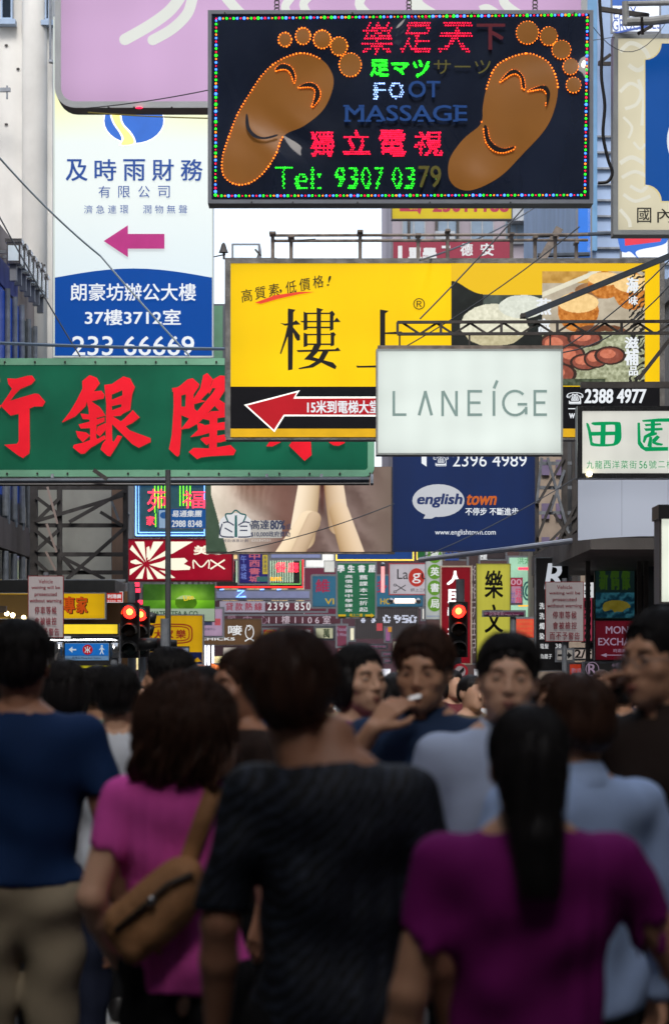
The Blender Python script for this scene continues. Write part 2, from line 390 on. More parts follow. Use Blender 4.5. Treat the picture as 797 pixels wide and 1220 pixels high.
# left: glazed low block with projectors, then the pale stucco tower
LX = -6.98
b = thing('building', (-10, 47, 0), 'low left block with blue glazing and vertical steel fins behind the green sign', 'building')
XL = -7.1
MB().box((-18, 38.01, 0), (XL, 55.9, 10.95)).build('wall', mat('taupe_render', (140, 128, 122), rough=.8, var=.12, scale=.8, dirt=.3), b)
def quadx(name, y0, y1, z0, z1, th, m, par=b): return MB().box((XL+.002, y0, z0), (XL+th, y1, z1)).build(name, m, par)
quadx('blue_band', 44, 52.4, 9.66, 10.2, .05, mat('blue_band', (62, 72, 140), rough=.6))
for i in range(5):
    y = 49.3+i*1.15
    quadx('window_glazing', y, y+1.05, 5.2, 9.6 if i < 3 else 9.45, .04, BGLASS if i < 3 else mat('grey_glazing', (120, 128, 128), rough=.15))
    MB().tube([(XL+.1, y+1.1, 4.6), (XL+.1, y+1.1, 9.65 if i < 3 else 9.5)], .06, 8).build('mullion', STEEL, b)
for i in range(4):
    y = 49.9+i*1.35
    MB().tube([(XL+.12, y, 4.75), (XL+.12, y, 6.1)], .07, 8).build('upper_fin', STEEL, b)
    MB().tube([(XL+.12, y, 2.3), (XL+.12, y, 4.0)], .07, 8).build('lower_fin', STEEL, b)
quadx('spandrel', 44, 55.8, 4.05, 4.7, .12, mat('taupe_render2', (104, 94, 90), rough=.8, dirt=.3))
quadx('lower_window', 44, 55.8, 2.2, 4.04, .03, GLASS)
quadx('upper_window', 44, 55.8, 4.71, 5.19, .03, GLASS)
# projector lamps in a row
pg = None
for i, (x, y, sc) in enumerate(((2, 300, 1.15), (7, 306, 1.1), (13, 313, 1.), (19, 320, .98), (26, 327, .95), (32, 332, .9), (38, 341, .85))):
    Yp = 49.6+i*.75; p = W(x, y, Yp)
    p.x = XL+.35
    if pg is None:
        pg = thing('sign_projector', p, 'x', 'floodlight', 'row of silver sign floodlights on the left facade')
        def L_(a): return p+Vector(a)
        MB().box(L_((-.13, -.2, -.28)), L_((.16, .12, .16))).build('housing', CHROME, pg)
        MB().box(L_((-.16, -.24, .162)), L_((.19, .16, .24))).build('hood', CHROME, pg)
        MB().box(L_((-.08, -.1, -.62)), L_((.06, .05, -.282))).build('ballast_box', GREYCAB, pg)
        MB().bar(L_((-.4, 0, .0)), L_((-.131, 0, .0)), .06).build('arm', STEEL, pg)
        MB().box(L_((-.1, -.212, -.22)), L_((.12, -.202, .1))).build('lens', mat('lamp_lens', (210, 225, 235), rough=.1), pg)
        cur = pg
    else: cur = copy_tree(pg, loc=p)
    cur['label'] = ['silver floodlight at the left end of the row on the facade', 'second silver floodlight from the left edge on the facade', 'third silver floodlight from the left edge on the facade',
                    'middle silver floodlight of the row above the blue glazing', 'third silver floodlight from the stucco end of the row', 'second silver floodlight from the stucco end of the row', 'silver floodlight at the stucco end of the row, lowest in view'][i]
# stucco tower facing the street
t = thing('building', (-12, 60, 0), 'pale stained stucco tower at upper left beside the white and blue sign', 'building')
sx1 = W(63, 0, 56).x
MB().box((-20, 56, 0), (sx1, 66, 34)).build('wall', STUCCO, t)
MB().tube([(sx1-.42, 55.95, 0), (sx1-.42, 55.95, 34)], .30, 16).build('corner_pier', STUCCO, t, smooth=True)
for (x0, x1, y0, y1) in ((2, 16, -40, 25), (63.5-9, 63.5-3, -40, 26)):
    a = W(x0, y1, 55.9); c = W(x1, y0, 55.9)
    f = MB()
    for q in ((a.x, a.x+.04), (c.x-.04, c.x)): f.box((q[0], 55.78, a.z), (q[1], 55.995, c.z))
    f.box((a.x+.041, 55.78, a.z), (c.x-.041, 55.995, a.z+.05)); f.box((a.x-.08, 55.7, a.z-.12), (c.x+.08, 55.994, a.z-.002))
    fo = f.build('window', mat('blue_grey_window_frame', (150, 170, 195), rough=.4), t)
    MB().box((a.x+.03, 55.9, a.z+.03), (c.x-.03, 55.99, c.z)).build('pane', GLASS, fo)
for px, py in ((40, 34), (40, 54), (8, 54), (22, 82), (41, 89), (40, 134), (8, 148), (33, 242), (38, 260)):
    c = W(px, py, 55.97); MB().ball(c, (.045, .02, .03), 6, 4).build('bolt_stub', DARKSTEEL, t)
m = MB(); 
for px0, px1, py in ((0, 13, 107),): m.bar(W(px0-30, py+1, 55), W(px1, py, 55), .09)
m.bar(W(9, 102, 55), W(9, 118, 55), .04)
tag(m.build('bracket_arm', STEEL, None, loc=W(0, 107, 55)), 'short steel arm sticking out at the left edge of the stucco wall', 'bracket')
m = MB().tube([W(60, -40, 55.6), W(60.5, 73, 55.6)], .03, 6); m.box(W(59.4, 76, 55.7), W(63, 71, 55.5))
tag(m.build('downpipe', STEEL, None, loc=W(60, 76, 55.6)), 'thin white pipe with a junction box down the stucco wall', 'pipe')
m = MB().bar(W(37, 317, 55.5), W(54, 316, 55.3), .05); m.bar(W(45, 311, 55.4), W(45, 320, 55.4), .05); m.bar(W(50, 313, 55.4), W(50, 318, 55.4), .04)
tag(m.build('wire_bracket', DARKSTEEL, None, loc=W(45, 316, 55.4)), 'small dark wire bracket at the corner of the stucco tower', 'bracket')

# left street row beyond the tower
b = block('building', 'grey block on the left beyond the stucco tower', -22, -7.2, 66.1, 100, 22, CONC)
facade_windows(b, None, ('x', -7.2, 1), 67, 99, 4.5, 20, 8, 5, 1.8, 1.6)
b = block('building', 'farthest dark block at the left end of the street', -22, -7.4, 100.1, 150, 17, mat('dark_render', (88, 80, 78), rough=.85, dirt=.3))
facade_windows(b, None, ('x', -7.4, 1), 101, 149, 4.5, 16, 9, 4, 1.8, 1.6)
b = block('building', 'maroon fronted block closing the far end of the street', -22, 2.4, 150.1, 165, 14, mat('maroon_render', (60, 38, 42), rough=.8, dirt=.3))
facade_windows(b, None, ('y', 150.1, -1), -9, 2, 5, 13, 7, 4, 1.1, 1.2, glass=mat('lit_far_window', (255, 214, 150), emit=.35))
# middle-right block facing the camera (windows seen between the signs)
PINKG = mat('pinkish_grey_render', (168, 158, 166), rough=.85, var=.12, scale=.4, dirt=.3)
b = thing('building', (7, 115, 0), 'tall pinkish grey block with windows seen above the yellow sign', 'building')
MB().box((2.7, 110, 0), (16, 135, 30)).build('wall', PINKG, b)
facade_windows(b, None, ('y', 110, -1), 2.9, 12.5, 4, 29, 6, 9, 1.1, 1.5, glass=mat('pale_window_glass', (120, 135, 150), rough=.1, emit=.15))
for i, (px, py) in enumerate(((622, 255), (640, 262), (530, 283), (655, 250))):
    c = W(px, py, 108.8); MB().box(c-Vector((.45, 0, .3)), c+Vector((.45, 1.19, .3))).build('air_conditioner', mat('ac_casing', (165, 170, 175), rough=.6, dirt=.3), b)
for px in (487, 520, 545, 606, 634): MB().tube([W(px, 330, 109.85), W(px, 238, 109.85)], .07, 6).build('drain_pipe', DARKSTEEL, b)
# right block, pale blue, with painted adverts
b = thing('building', (10, 70, 0), 'pale blue right hand building behind the blue and cream sign', 'building')
xr0 = W(689, 0, 62).x
MB().box((xr0, 62, 0), (20, 80, 34)).build('wall', mat('pale_blue_cladding', (158, 180, 212), rough=.7, var=.06, dirt=.15), b)
for k in range(26):
    z = W(0, 300, 62).z-k*.42+3; MB().box((W(705, 0, 62).x, 61.9, z), (11.5, 61.998, z+.05)).build('cladding_joint', STEEL, b)
MB().box((xr0+.001, 61.8, W(0, 300, 62).z), (W(710, 0, 62).x, 61.99, 33)).build('blue_pilaster', mat('sky_blue_panel', (104, 150, 190), rough=.6, dirt=.2), b)
b = block('building', 'right block between the street and the pale blue building', 7.61, 20, 38.1, 61.9, 9.8, CONC)
# right foreground low shop front under the blank white panel
t = thing('shop_building', W(745, 790, 44), 'dark recessed shop front under the blank white panel on the right', 'shop')
MB().box((W(700, 0, 44).x, 44.2, 0), (7.59, 44.5, 5.2)).build('back_wall', mat('shop_dark_wall', (44, 42, 44), rough=.6), t)
MB().box((W(686, 0, 36).x, 34, W(0, 662, 36).z), (7.58, 44.19, W(0, 654, 36).z+.25)).build('canopy', mat('canopy_board', (96, 92, 90), rough=.6, dirt=.3), t)
for px, py in ((717, 655), (734, 657)):
    c = W(px, py+4, 37); m = MB().ball(c, .05, 8, 6); m.build('spot_lamp', mat('warm_lamp', (255, 232, 180), emit=9), t)
for px in (700, 761, 769): MB().bar(W(px, 662, 38), W(px, 800, 38), .07).build('shutter_post', DARKSTEEL, t)
MB().box(W(768, 800, 40), W(790, 664, 40.05)).build('glass_door', GLASS, t)
# left low shops
t = thing('shop_building', W(40, 800, 40), 'dim warm shop front below the scaffolding on the left', 'shop')
MB().box(W(-90, 850, 47), W(160, 705, 47.3)).build('wall', mat('dim_orange_wall', (118, 84, 52), rough=.7, emit=.06, dirt=.4), t)  # wall given a faint glow of its own as warm shop light
MB().box(W(-90, 705, 45), W(150, 696, 47.29)).build('canopy_slab', mat('canopy_board', (96, 92, 90)), t)
for px, py in ((9, 731), (16, 733), (29, 736)): MB().ball(W(px, py, 44), .06, 8, 6).build('lamp', mat('warm_lamp', (255, 232, 180), emit=9), t)
MB().box(W(6, 738, 44), W(13, 736, 44.1)).build('tube_lamp', mat('green_tube', (190, 240, 190), emit=2), t)

# ---------------------------------------------------------------- steel billboard frame on the left, seen from behind
t = thing('billboard_frame', W(95, 700, 54), 'dark steel scaffold with grey panels behind, below the green bank sign', 'scaffold')
YF = 52.
pan = mat('grey_panel_sheet', (186, 186, 176), rough=.75, var=.2, scale=.9, bump=.12, dirt=.5)
for x0, x1, y0, y1 in ((43, 71, 566, 626), (73, 133, 567, 626), (43, 71, 628, 690), (73, 133, 628, 690)):
    MB().box(W(x0, y1, YF+1.6), W(x1, y0, YF+1.66)).build('panel', pan, t)
MB().box(W(133.5, 690, YF+1.7), W(150, 560, YF+1.9)).build('side_panel', mat('brown_panel', (120, 98, 84), rough=.8, dirt=.4), t)
for x in (41, 71.5, 150): MB().bar(W(x, 694, YF), W(x, 560, YF), .11 if x > 50 else .16).build('post', DARKSTEEL, t)
for y in (581, 626, 660.5, 682): MB().bar(W(42.2, y, YF), W(149, y, YF), .09).build('beam', DARKSTEEL, t)
for a in (((43, 622), (71, 594)), ((43, 592), (71, 613)), ((43, 621), (148, 590)), ((83, 622), (149, 585)), ((43, 656), (70, 632)), ((43, 632), (70, 655)), ((80, 690), (149, 629)), ((75, 664), (125, 690)), ((75, 664), (92, 684)), ((120, 610), (146, 626)), ((43, 668), (58, 682))):
    MB().bar(W(*a[0], YF-.12), W(*a[1], YF-.1), .075).build('brace', DARKSTEEL, t)
for a in (((57, 580), (69, 624)), ((56, 624), (68, 658)), ((55, 657), (67, 680))):
    MB().bar(W(*a[0], YF-.25), W(*a[1], YF-.25), .045).build('loose_rod', mat('pale_rust_rod', (170, 150, 140), rough=.6), t)
MB().bar(W(133, 596, YF-.1), W(142, 620, YF-.1), .05).build('conduit', STEEL, t)
t = thing('signal_gantry', W(80, 700, 50), 'light galvanised truss beam with zigzag bracing under the scaffold', 'truss')
for y in (691.5, 699): MB().bar(W(5, y, 49), W(150, y, 49), .05).build('chord', STEEL, t)
for i in range(9): MB().bar(W(25+i*14, 699, 49), W(25+i*14, 691.5, 49) if i % 3 == 0 else W(32+i*14, 691.5, 49), .035).build('brace', STEEL, t)
# right cross-braced frame
t = thing('billboard_frame', W(655, 700, 49), 'tall cross braced steel frame between the blue englishtown sign and the blank panel', 'scaffold')
YR = 49
for x in (638, 672, 684): MB().bar(W(x, 700, YR), W(x, 520, YR), .12).build('post', DARKSTEEL, t)
for y in (552, 581, 611, 655): MB().bar(W(639, y, YR), W(683, y, YR), .07).build('beam', STEEL, t)
for a in (((652, 545), (678, 640)), ((672, 560), (655, 610)), ((640, 640), (660, 590)), ((640, 600), (672, 545)), ((640, 660), (688, 612)), ((640, 672), (688, 628)), ((640, 650), (664, 655)), ((660, 612), (684, 650)), ((645, 545), (639, 600)), ((662, 650), (686, 600))):
    MB().bar(W(*a[0], YR-.13), W(*a[1], YR-.1), .055).build('brace', STEEL if a[0][1] < 600 else DARKSTEEL, t)
MB().box(W(673, 700, YR+.8), W(690, 520, YR+1)).build('back_plate', mat('dark_sheet', (86, 88, 90), rough=.7, dirt=.3), t)
b = thing('building', W(655, 790, 58), 'narrow beige and mauve building glimpsed behind the cross braced frame', 'building')
MB().box(W(640, 860, 60), W(684, 470, 66)).build('wall', mat('beige_render', (168, 152, 136), rough=.8, dirt=.3), b)
for i, y in enumerate((548, 600, 640)):
    MB().box(W(645, y+18, 59.9), W(654, y, 59.99)).build('window', mat('mauve_window', (120, 108, 136), rough=.3), b)
    MB().box(W(662, y+18, 59.9), W(670, y, 59.99)).build('window', mat('mauve_window', (120, 108, 136)), b)
# distant street backdrop: shop fronts with lit windows, their walls given a faint glow
for i, (x0, x1, y0, y1, Yd, c, s) in enumerate(((160, 250, 700, 792, 70, (56, 42, 52), .25), (250, 400, 716, 800, 98, (64, 36, 46), .22), (395, 520, 655, 815, 100, (74, 46, 56), .22), (508, 640, 655, 815, 72, (88, 64, 62), .2), (640, 712, 660, 830, 64, (84, 60, 54), .2))):
    tt = thing('shop_building', W((x0+x1)/2, y1, Yd), ['far left shop front behind the yellow restaurant sign', 'far centre maroon shop front behind the loan advert', 'far centre shop front behind the hanging green banner', 'far shop front behind the red and yellow upright signs', 'right shop front behind the black salon sign'][i], 'shop')
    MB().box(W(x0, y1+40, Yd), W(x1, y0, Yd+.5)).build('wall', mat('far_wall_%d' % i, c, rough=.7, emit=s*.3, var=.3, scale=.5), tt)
    for k in range(5):
        u = x0+(x1-x0)*(k+.15)/5; u2 = x0+(x1-x0)*(k+.8)/5
        MB().box(W(u, y1+6, Yd-.05), W(u2, y1-18, Yd-.001)).build('shop_window', mat('shopwin_%d' % (k % 3), [(255, 206, 150), (255, 150, 110), (225, 228, 255)][k % 3], emit=.5, var=.6, scale=2.5), tt)

# ---------------------------------------------------------------- signs, nearest first
def bracket(s, pts, wd=.05, name='bracket', m=STEEL):
    for a, b_ in pts: MB().bar(W(*a), W(*b_), wd).build(name, m, s.t)
K = (34, 32, 30)
# massage sign with feet
ACR = mat('black_acrylic', (30, 37, 54), rough=.03, var=.4, scale=1.2, emit=.12, coat=0., spec=.9, stretch=(1, 1, .5)); _n = ACR.node_tree
_z = _n.nodes.new('ShaderNodeTexNoise'); _z.inputs['Scale'].default_value = .8; _z.inputs['Detail'].default_value = .4; _z.inputs['Distortion'].default_value = 1.3
_t = _n.nodes.new('ShaderNodeTexCoord'); _b = _n.nodes.new('ShaderNodeBump'); _b.inputs['Strength'].default_value = 1; _b.inputs['Distance'].default_value = .17      # the sheet is buckled
_n.links.new(_t.outputs['Object'], _z.inputs[0]); _n.links.new(_z.outputs[0], _b.inputs['Height']); _n.links.new(_b.outputs[0], _n.nodes['Principled BSDF'].inputs['Normal'])
s = Sign('massage_sign', 'black illuminated foot massage sign with two orange feet and coloured bulbs', 'neon sign', 248, 13, 706, 243, 22, .22,
         ACR, mat('grey_painted_frame', (128, 134, 146), rough=.4, metal=.1), 4.5)
ORG = mat('amber_foot_vinyl', (178, 118, 56), rough=.32, var=.12, scale=1.2, emit=.2, base=.5, spec=.3)
for _m in (ORG,):
    _n = _m.node_tree; _z2 = _n.nodes.new('ShaderNodeTexNoise'); _z2.inputs['Scale'].default_value = .8; _z2.inputs['Detail'].default_value = .4; _z2.inputs['Distortion'].default_value = 1.3
    _t2 = _n.nodes.new('ShaderNodeTexCoord'); _b2 = _n.nodes.new('ShaderNodeBump'); _b2.inputs['Distance'].default_value = .12; _b2.inputs['Strength'].default_value = 1
    _n.links.new(_t2.outputs['Object'], _z2.inputs[0]); _n.links.new(_z2.outputs[0], _b2.inputs['Height']); _n.links.new(_b2.outputs[0], _n.nodes['Principled BSDF'].inputs['Normal'])
def smooth(pts, closed=True, n=6):
    o = []; N = len(pts); rng = range(N if closed else N-1)
    for i in rng:
        p0 = pts[(i-1) % N] if closed or i > 0 else pts[0]; p1 = pts[i]; p2 = pts[(i+1) % N]; p3 = pts[(i+2) % N] if closed or i+2 < N else pts[-1]
        for k in range(n):
            t = k/n
            o.append(tuple(.5*((2*p1[j])+(-p0[j]+p2[j])*t+(2*p0[j]-5*p1[j]+4*p2[j]-p3[j])*t*t+(-p0[j]+3*p1[j]-3*p2[j]+p3[j])*t**3) for j in (0, 1)))
    if not closed: o.append(pts[-1])
    return o
c1 = crop(245, 10, 797/235); c2 = crop(475, 10, 797/235)
fL = smooth(c1([(380, 184), (300, 212), (235, 265), (180, 345), (130, 430), (95, 520), (68, 610), (75, 680), (125, 714), (185, 705), (240, 660), (285, 590), (318, 515), (400, 475), (480, 405), (517, 305), (495, 235), (445, 197)]))
fR = smooth(c2([(510, 185), (440, 205), (385, 245), (352, 330), (338, 400), (330, 468), (260, 530), (205, 610), (203, 690), (245, 732), (310, 732), (410, 680), (500, 590), (590, 490), (630, 400), (640, 310), (610, 230), (560, 195)]))
s.area('foot_shape', fL, ORG); s.area('foot_shape', fR, ORG)
toes = [(c1([(321, 129)])[0], 8, 8.5), (c1([(394, 115)])[0], 9, 10), (c1([(471, 128)])[0], 10.5, 11), (c1([(539, 156)])[0], 10, 11), (c1([(584, 231)])[0], 13, 14),
        (c2([(518, 101)])[0], 13, 13.5), (c2([(604, 115)])[0], 10, 11), (c2([(655, 170)])[0], 11, 11), (c2([(692, 238)])[0], 8.8, 9.5), (c2([(704, 313)])[0], 8.5, 9)]
OR_L = mat('amber_led', (255, 120, 30), emit=3.2); RD_L = mat('red_led', (255, 20, 60), emit=3.); GR_L = mat('green_led', (40, 255, 40), emit=2.6); BL_L = mat('blue_led', (60, 120, 255), emit=3.6); WB_L = mat('blue_white_led', (150, 185, 255), emit=3.)
def along(pts, step, closed=False):
    if closed: pts = pts+[pts[0]]
    o = []; acc = 0
    for a, b_ in zip(pts, pts[1:]):
        d = math.dist(a, b_)
        while acc < d: o.append((a[0]+(b_[0]-a[0])*acc/d, a[1]+(b_[1]-a[1])*acc/d)); acc += step
        acc -= d
    return o
led = []
for (cx, cy), rx, ry in toes:
    s.oval('toe_shape', cx, cy, rx, ry, ORG, rot=20); led += along([(cx+rx*math.cos(a*.2618), cy+ry*math.sin(a*.2618)) for a in range(24)], 3.6, True)
led += [p for p in along(fL, 3.9, True) if not (p[0] > 384 or (p[1] > 140 and p[0] > 338) or (p[0] > 352 and p[1] > 90)) or p[1] < 72 and p[0] < 385]
led += [p for p in along(fR, 4., True) if (p[1] < 108 and p[0] < 664) or p[0] < 574 and p[1] < 148]
for sub, cc in (([(285, 245), (310, 228), (345, 240), (362, 275), (358, 305), (348, 275), (330, 252), (305, 250), (285, 255)], c1), ([(375, 322), (410, 305), (445, 312), (463, 345), (455, 375), (430, 402), (440, 365), (442, 335), (425, 322), (395, 322)], c1)):
    pg_ = smooth(cc(sub)); s.area('toe_arch', pg_, mat('arch_black', (26, 22, 24), rough=.3)); led += along(pg_, 2.9, True)
for sub in ([(408, 300), (440, 262), (470, 252), (500, 280), (508, 325), (497, 325), (490, 285), (470, 268), (445, 275)], [(520, 338), (560, 320), (592, 318), (608, 345), (604, 375), (592, 402), (595, 355), (580, 332), (555, 332)]):
    pg_ = smooth(c2(sub)); s.area('toe_arch', pg_, mat('arch_black', (26, 22, 24))); led += [p for p in along(pg_, 2.9, True) if p[0] < 650]
pg_ = smooth(c2([(342, 480), (355, 485), (365, 530), (390, 558), (425, 570), (462, 562), (462, 572), (420, 586), (380, 577), (350, 540)])); s.area('sole_arch', pg_, mat('arch_black', (26, 22, 24))); led += [p for p in along(pg_, 3.2, True) if p[1] > 152]
pg_ = smooth(c1([(164, 434), (172, 440), (180, 485), (205, 515), (240, 525), (288, 514), (286, 522), (240, 533), (195, 525), (165, 485)])); s.area('sole_arch', pg_, mat('arch_slate', (44, 46, 58), rough=.3))
s.dots(led, OR_L, .92)
bd = along([(258, 23), (699, 18.5), (696, 233), (257, 234)], 4.15, True)
for i, m_ in enumerate((RD_L, OR_L, GR_L, BL_L)):
    s.dots([p for k, p in enumerate(bd) if (0, 3, 1, 2, 0, 2, 3)[k % 7] == i], m_, 1.05 if i < 2 else 1.45, name='border_bulbs')
s.led_text('樂', 430, 28, 466, 65, RD_L, 3.1, bold=.012, shear=.1); s.led_text('足', 476, 28, 512, 63, RD_L, 3.1, bold=.01, shear=.15); s.led_text('天', 521, 28, 560, 63, RD_L, 3.1, bold=.01, shear=.15)
DR = paint((92, 28, 40), .3, emit=.25)
s.text('下', 567, 30, 601, 61, DR, bold=.02)
s.led_text('足', 441, 72, 463, 91, GR_L, 1.7, .85); s.led_text('マ', 466, 76, 487, 89, GR_L, 1.6, .8); s.led_text('ツ', 492, 73, 511, 92, GR_L, 1.6, .8)
OLV = paint((92, 88, 40), .3, emit=.25); DB = paint((30, 66, 124), .3, emit=.4)
s.text('サーツ', 516, 73, 584, 90, OLV, bold=.0)
s.led_text('F', 445, 98, 459, 119, WB_L, 2.6, bold=.02); s.led_text('O', 463, 98, 481, 119, WB_L, 2.6, bold=.02)
s.text('OT', 486, 98, 524, 118, DB, bold=.015)
# slab serif MASSAGE: letters with serifs
s.text('MASSAGE', 411, 127, 556, 146, DB, bold=.015)
s.many('serif', [[(x, y), (x+w_, y), (x+w_, y+2.2), (x, y+2.2)] for x, w_ in ((410, 8), (426, 8), (435, 7), (448, 7), (497, 7), (510, 7), (539, 6)) for y in (144.6,)]+[[(x, 127), (x+w_, 127), (x+w_, 129), (x, 129)] for x, w_ in ((409, 7), (427, 7), (539, 6))], DB)
s.led_text('獨', 370, 157, 397, 186, RD_L, 2.3, bold=.008); s.led_text('立', 409, 157, 441, 184, RD_L, 2.5, bold=.0); s.led_text('電', 452, 157, 483, 186, RD_L, 2.3, bold=.006); s.led_text('視', 494, 157, 526, 186, RD_L, 2.4, bold=.006)
s.led_text('Tel:', 327, 198, 383, 227, GR_L, 2.7, bold=.0)
for i, ch in enumerate('9307'): s.led_text(ch, 399+i*15.5, 199, 411+i*15.5, 226, GR_L, 2.6, bold=.008)
s.led_text('0', 467, 199, 479, 226, GR_L, 2.6, bold=.008); s.led_text('3', 482, 199, 494, 226, GR_L, 2.6, bold=.008)
s.text('79', 498, 199, 525, 225, OLV, bold=.01); s.led_text('79', 498, 199, 525, 225, mat('dim_green_led', (120, 170, 60), emit=.9), 4.5, .7)
for x in (330, 487, 637):
    m = MB()
    for k in range(4):
        r_ = .022; c = W(x, 12-k*4.5, 22.08)
        m.tube([c+Vector((r_*math.cos(a*math.pi/4), (r_ if k % 2 else .004)*math.sin(a*math.pi/4), .026*math.sin(a*math.pi/4))) for a in range(9)], .006, 5, cap=False)
    m.build('hanging_chain', DARKSTEEL, s.t)
for x, y in ((300, 240.5), (349, 240.8), (426, 241), (512, 240.8), (608, 241), (268, 15), (420, 15), (562, 15), (684, 15)): MB().ball(W(x, y, 21.965), .008, 6, 4).build('bolt', BLACKP, s.t)

# pink sign above
PNK = mat('pink_lightbox', (206, 170, 210), rough=.3, var=.07, scale=.5, emit=.84, base=.3, dirt=.08, stretch=(1, 1, .1))
s = Sign('pink_sign', 'large pink lightbox sign with rounded corner and white strokes at the top', 'lightbox sign', 66, -90, 699, 129, 25, .3, PNK, mat('brushed_silver_frame', (196, 202, 208), rough=.35, metal=.1, var=.12, scale=2.5), 7.5, round_=24)
WHT = glow((236, 240, 234), .8)
c3 = crop(60, 0, 797/200)
def ribbon(pts, wd):
    pts = smooth(pts, False, 6); L = []; R = []
    for i, p in enumerate(pts):
        a = pts[max(i-1, 0)]; b_ = pts[min(i+1, len(pts)-1)]; d = math.hypot(b_[0]-a[0], b_[1]-a[1]) or 1; w_ = wd[min(int(i/len(pts)*len(wd)), len(wd)-1)] if isinstance(wd, list) else wd
        nx, ny = -(b_[1]-a[1])/d*w_/2, (b_[0]-a[0])/d*w_/2; L.append((p[0]+nx, p[1]+ny)); R.append((p[0]-nx, p[1]-ny))
    a0 = math.atan2(L[0][1]-pts[0][1], L[0][0]-pts[0][0]); a1 = math.atan2(R[-1][1]-pts[-1][1], R[-1][0]-pts[-1][0]); w0 = math.dist(L[0], R[0])/2; w1 = math.dist(L[-1], R[-1])/2
    cap0 = [(pts[0][0]+w0*math.cos(a0+math.pi*k/6), pts[0][1]+w0*math.sin(a0+math.pi*k/6)) for k in range(1, 6)]
    cap1 = [(pts[-1][0]+w1*math.cos(a1+math.pi*k/6), pts[-1][1]+w1*math.sin(a1+math.pi*k/6)) for k in range(1, 6)]
    return L+cap1[::1]+R[::-1]+cap0[::-1] if False else L+R[::-1]
def ends(p, r): return [(p[0]+r*math.cos(k*.5236), p[1]+r*math.sin(k*.5236)) for k in range(12)]
st = []
for pts, w_ in (([(356, 190), (470, 125), (560, 60), (610, 0), (640, -60)], 13.5), ([(488, 193), (580, 140), (650, 70), (675, 0), (690, -60)], 12.5)):
    q = c3(pts); st += [ribbon(q, w_), ends(q[0], w_/2)]
st += [ribbon([(262, -12), (275, 4), (290, 20)], 12), ribbon([(345, 20), (340, 8), (352, -8)], 10), ribbon([(368, 20), (362, 4), (380, -12)], 10), ribbon([(440, 20), (428, 6), (436, -10)], 11), ribbon([(515, 20), (495, 4), (505, -20)], 16), ribbon([(572, 14), (580, 12), (590, 18)], 12), ribbon([(620, 20), (600, 4), (602, -15)], 11)]
for q in st: s.area('white_stroke', q, WHT)
for x in (130, 160, 205): MB().ball(W(x, 128, 24.95), .012, 6, 4).build('bolt', BLACKP, s.t)
MB().ball(W(166, 128.6, 24.94), (.04, .02, .01), 8, 5).build('red_indicator', RD_L, s.t)

# cream and blue sign, top right
s = Sign('travel_sign', 'cream patterned lightbox sign with deep blue centre at the top right', 'lightbox sign', 730, 41, 930, 280, 24, .2, glow((234, 226, 196), .7), mat('grey_box_frame', (150, 156, 160), rough=.4, metal=.1), 5.5)
s.many('pale_cloud_pattern', [ribbon(smooth(p, False), w_) for p, w_ in (([(738, 62), (750, 52), (765, 58), (772, 72), (760, 84), (748, 78)], 5), ([(738, 110), (750, 100), (763, 108), (758, 124), (744, 130)], 4), ([(742, 140), (752, 152), (748, 165)], 3), ([(760, 95), (766, 120), (764, 150)], 4), ([(738, 195), (752, 188), (768, 196)], 5), ([(740, 212), (756, 205), (772, 214), (764, 228), (750, 222)], 4), ([(742, 232), (756, 240), (774, 234)], 4), ([(738, 250), (748, 262), (750, 271)], 4), ([(754, 170), (762, 178), (768, 172)], 3))], glow((240, 238, 222), .74))
def notch(x0, y0, x1, y1, r, e=0):
    o = []
    for k in range(7): a = math.radians(15*k); o.append((x0+r*math.cos(a)*1.0, y0+r*math.sin(a)))
    for k in range(7): a = math.radians(-90+15*k); o.append((x0+r*math.cos(a), y1+r*math.sin(a)))
    return o+[(x1, y1), (x1, y0)]
s.area('gold_edge', notch(766.5, 51.5, 920, 241.5, 19.5), glow((240, 225, 170), .7)); s.area('blue_centre', notch(768, 52.5, 920, 240, 19.5), glow((10, 84, 168), .75, var=.1))
s.oval('white_emblem', 818, 168, 24.5, 34, glow((235, 240, 245), .8))
s.text('國', 758, 248, 775, 266, BLACKP, bold=.006); s.text('內旅遊', 782, 249, 850, 266, BLACKP, bold=.006)
# pipe bracket over it
t = thing('pipe_bracket', W(770, 38, 23.6), 'weathered white pipe frame with clamp above the cream and blue sign', 'bracket')
PW = mat('chipped_white_pipe', (176, 180, 182), rough=.6, var=.15, scale=9, bump=.1, dirt=.35)
MB().tube([W(744, 4.5, 23.6), W(860, 2, 23.6)], .028, 10).build('upper_pipe', PW, t); MB().tube([W(746, 26, 23.6), W(776, 25, 23.6), W(860, 15, 23.6)], .045, 10).build('lower_pipe', PW, t)
MB().tube([W(745, 30, 23.6), W(744.5, 2, 23.6)], .035, 10).build('elbow_pipe', PW, t)
MB().bar(W(764, 20, 23.5), W(765, 41, 23.6), .025).build('clamp', DARKSTEEL, t); MB().bar(W(716, 11, 23.9), W(772, 19, 23.7), .045).build('angle_arm', DARKSTEEL, t); MB().bar(W(760, 40, 23.7), W(776, 31, 23.8), .03).build('angle_arm', DARKSTEEL, t)
t = thing('wall_bracket', W(720, 76, 23.5), 'dark triangular bracket between the massage sign and the cream sign', 'bracket')
MB().bar(W(712, 76, 23.5), W(727, 76, 23.5), .035).build('flat_bar', DARKSTEEL, t); MB().bar(W(713, 75, 23.5), W(727, 65, 23.5), .03).build('strut', DARKSTEEL, t)
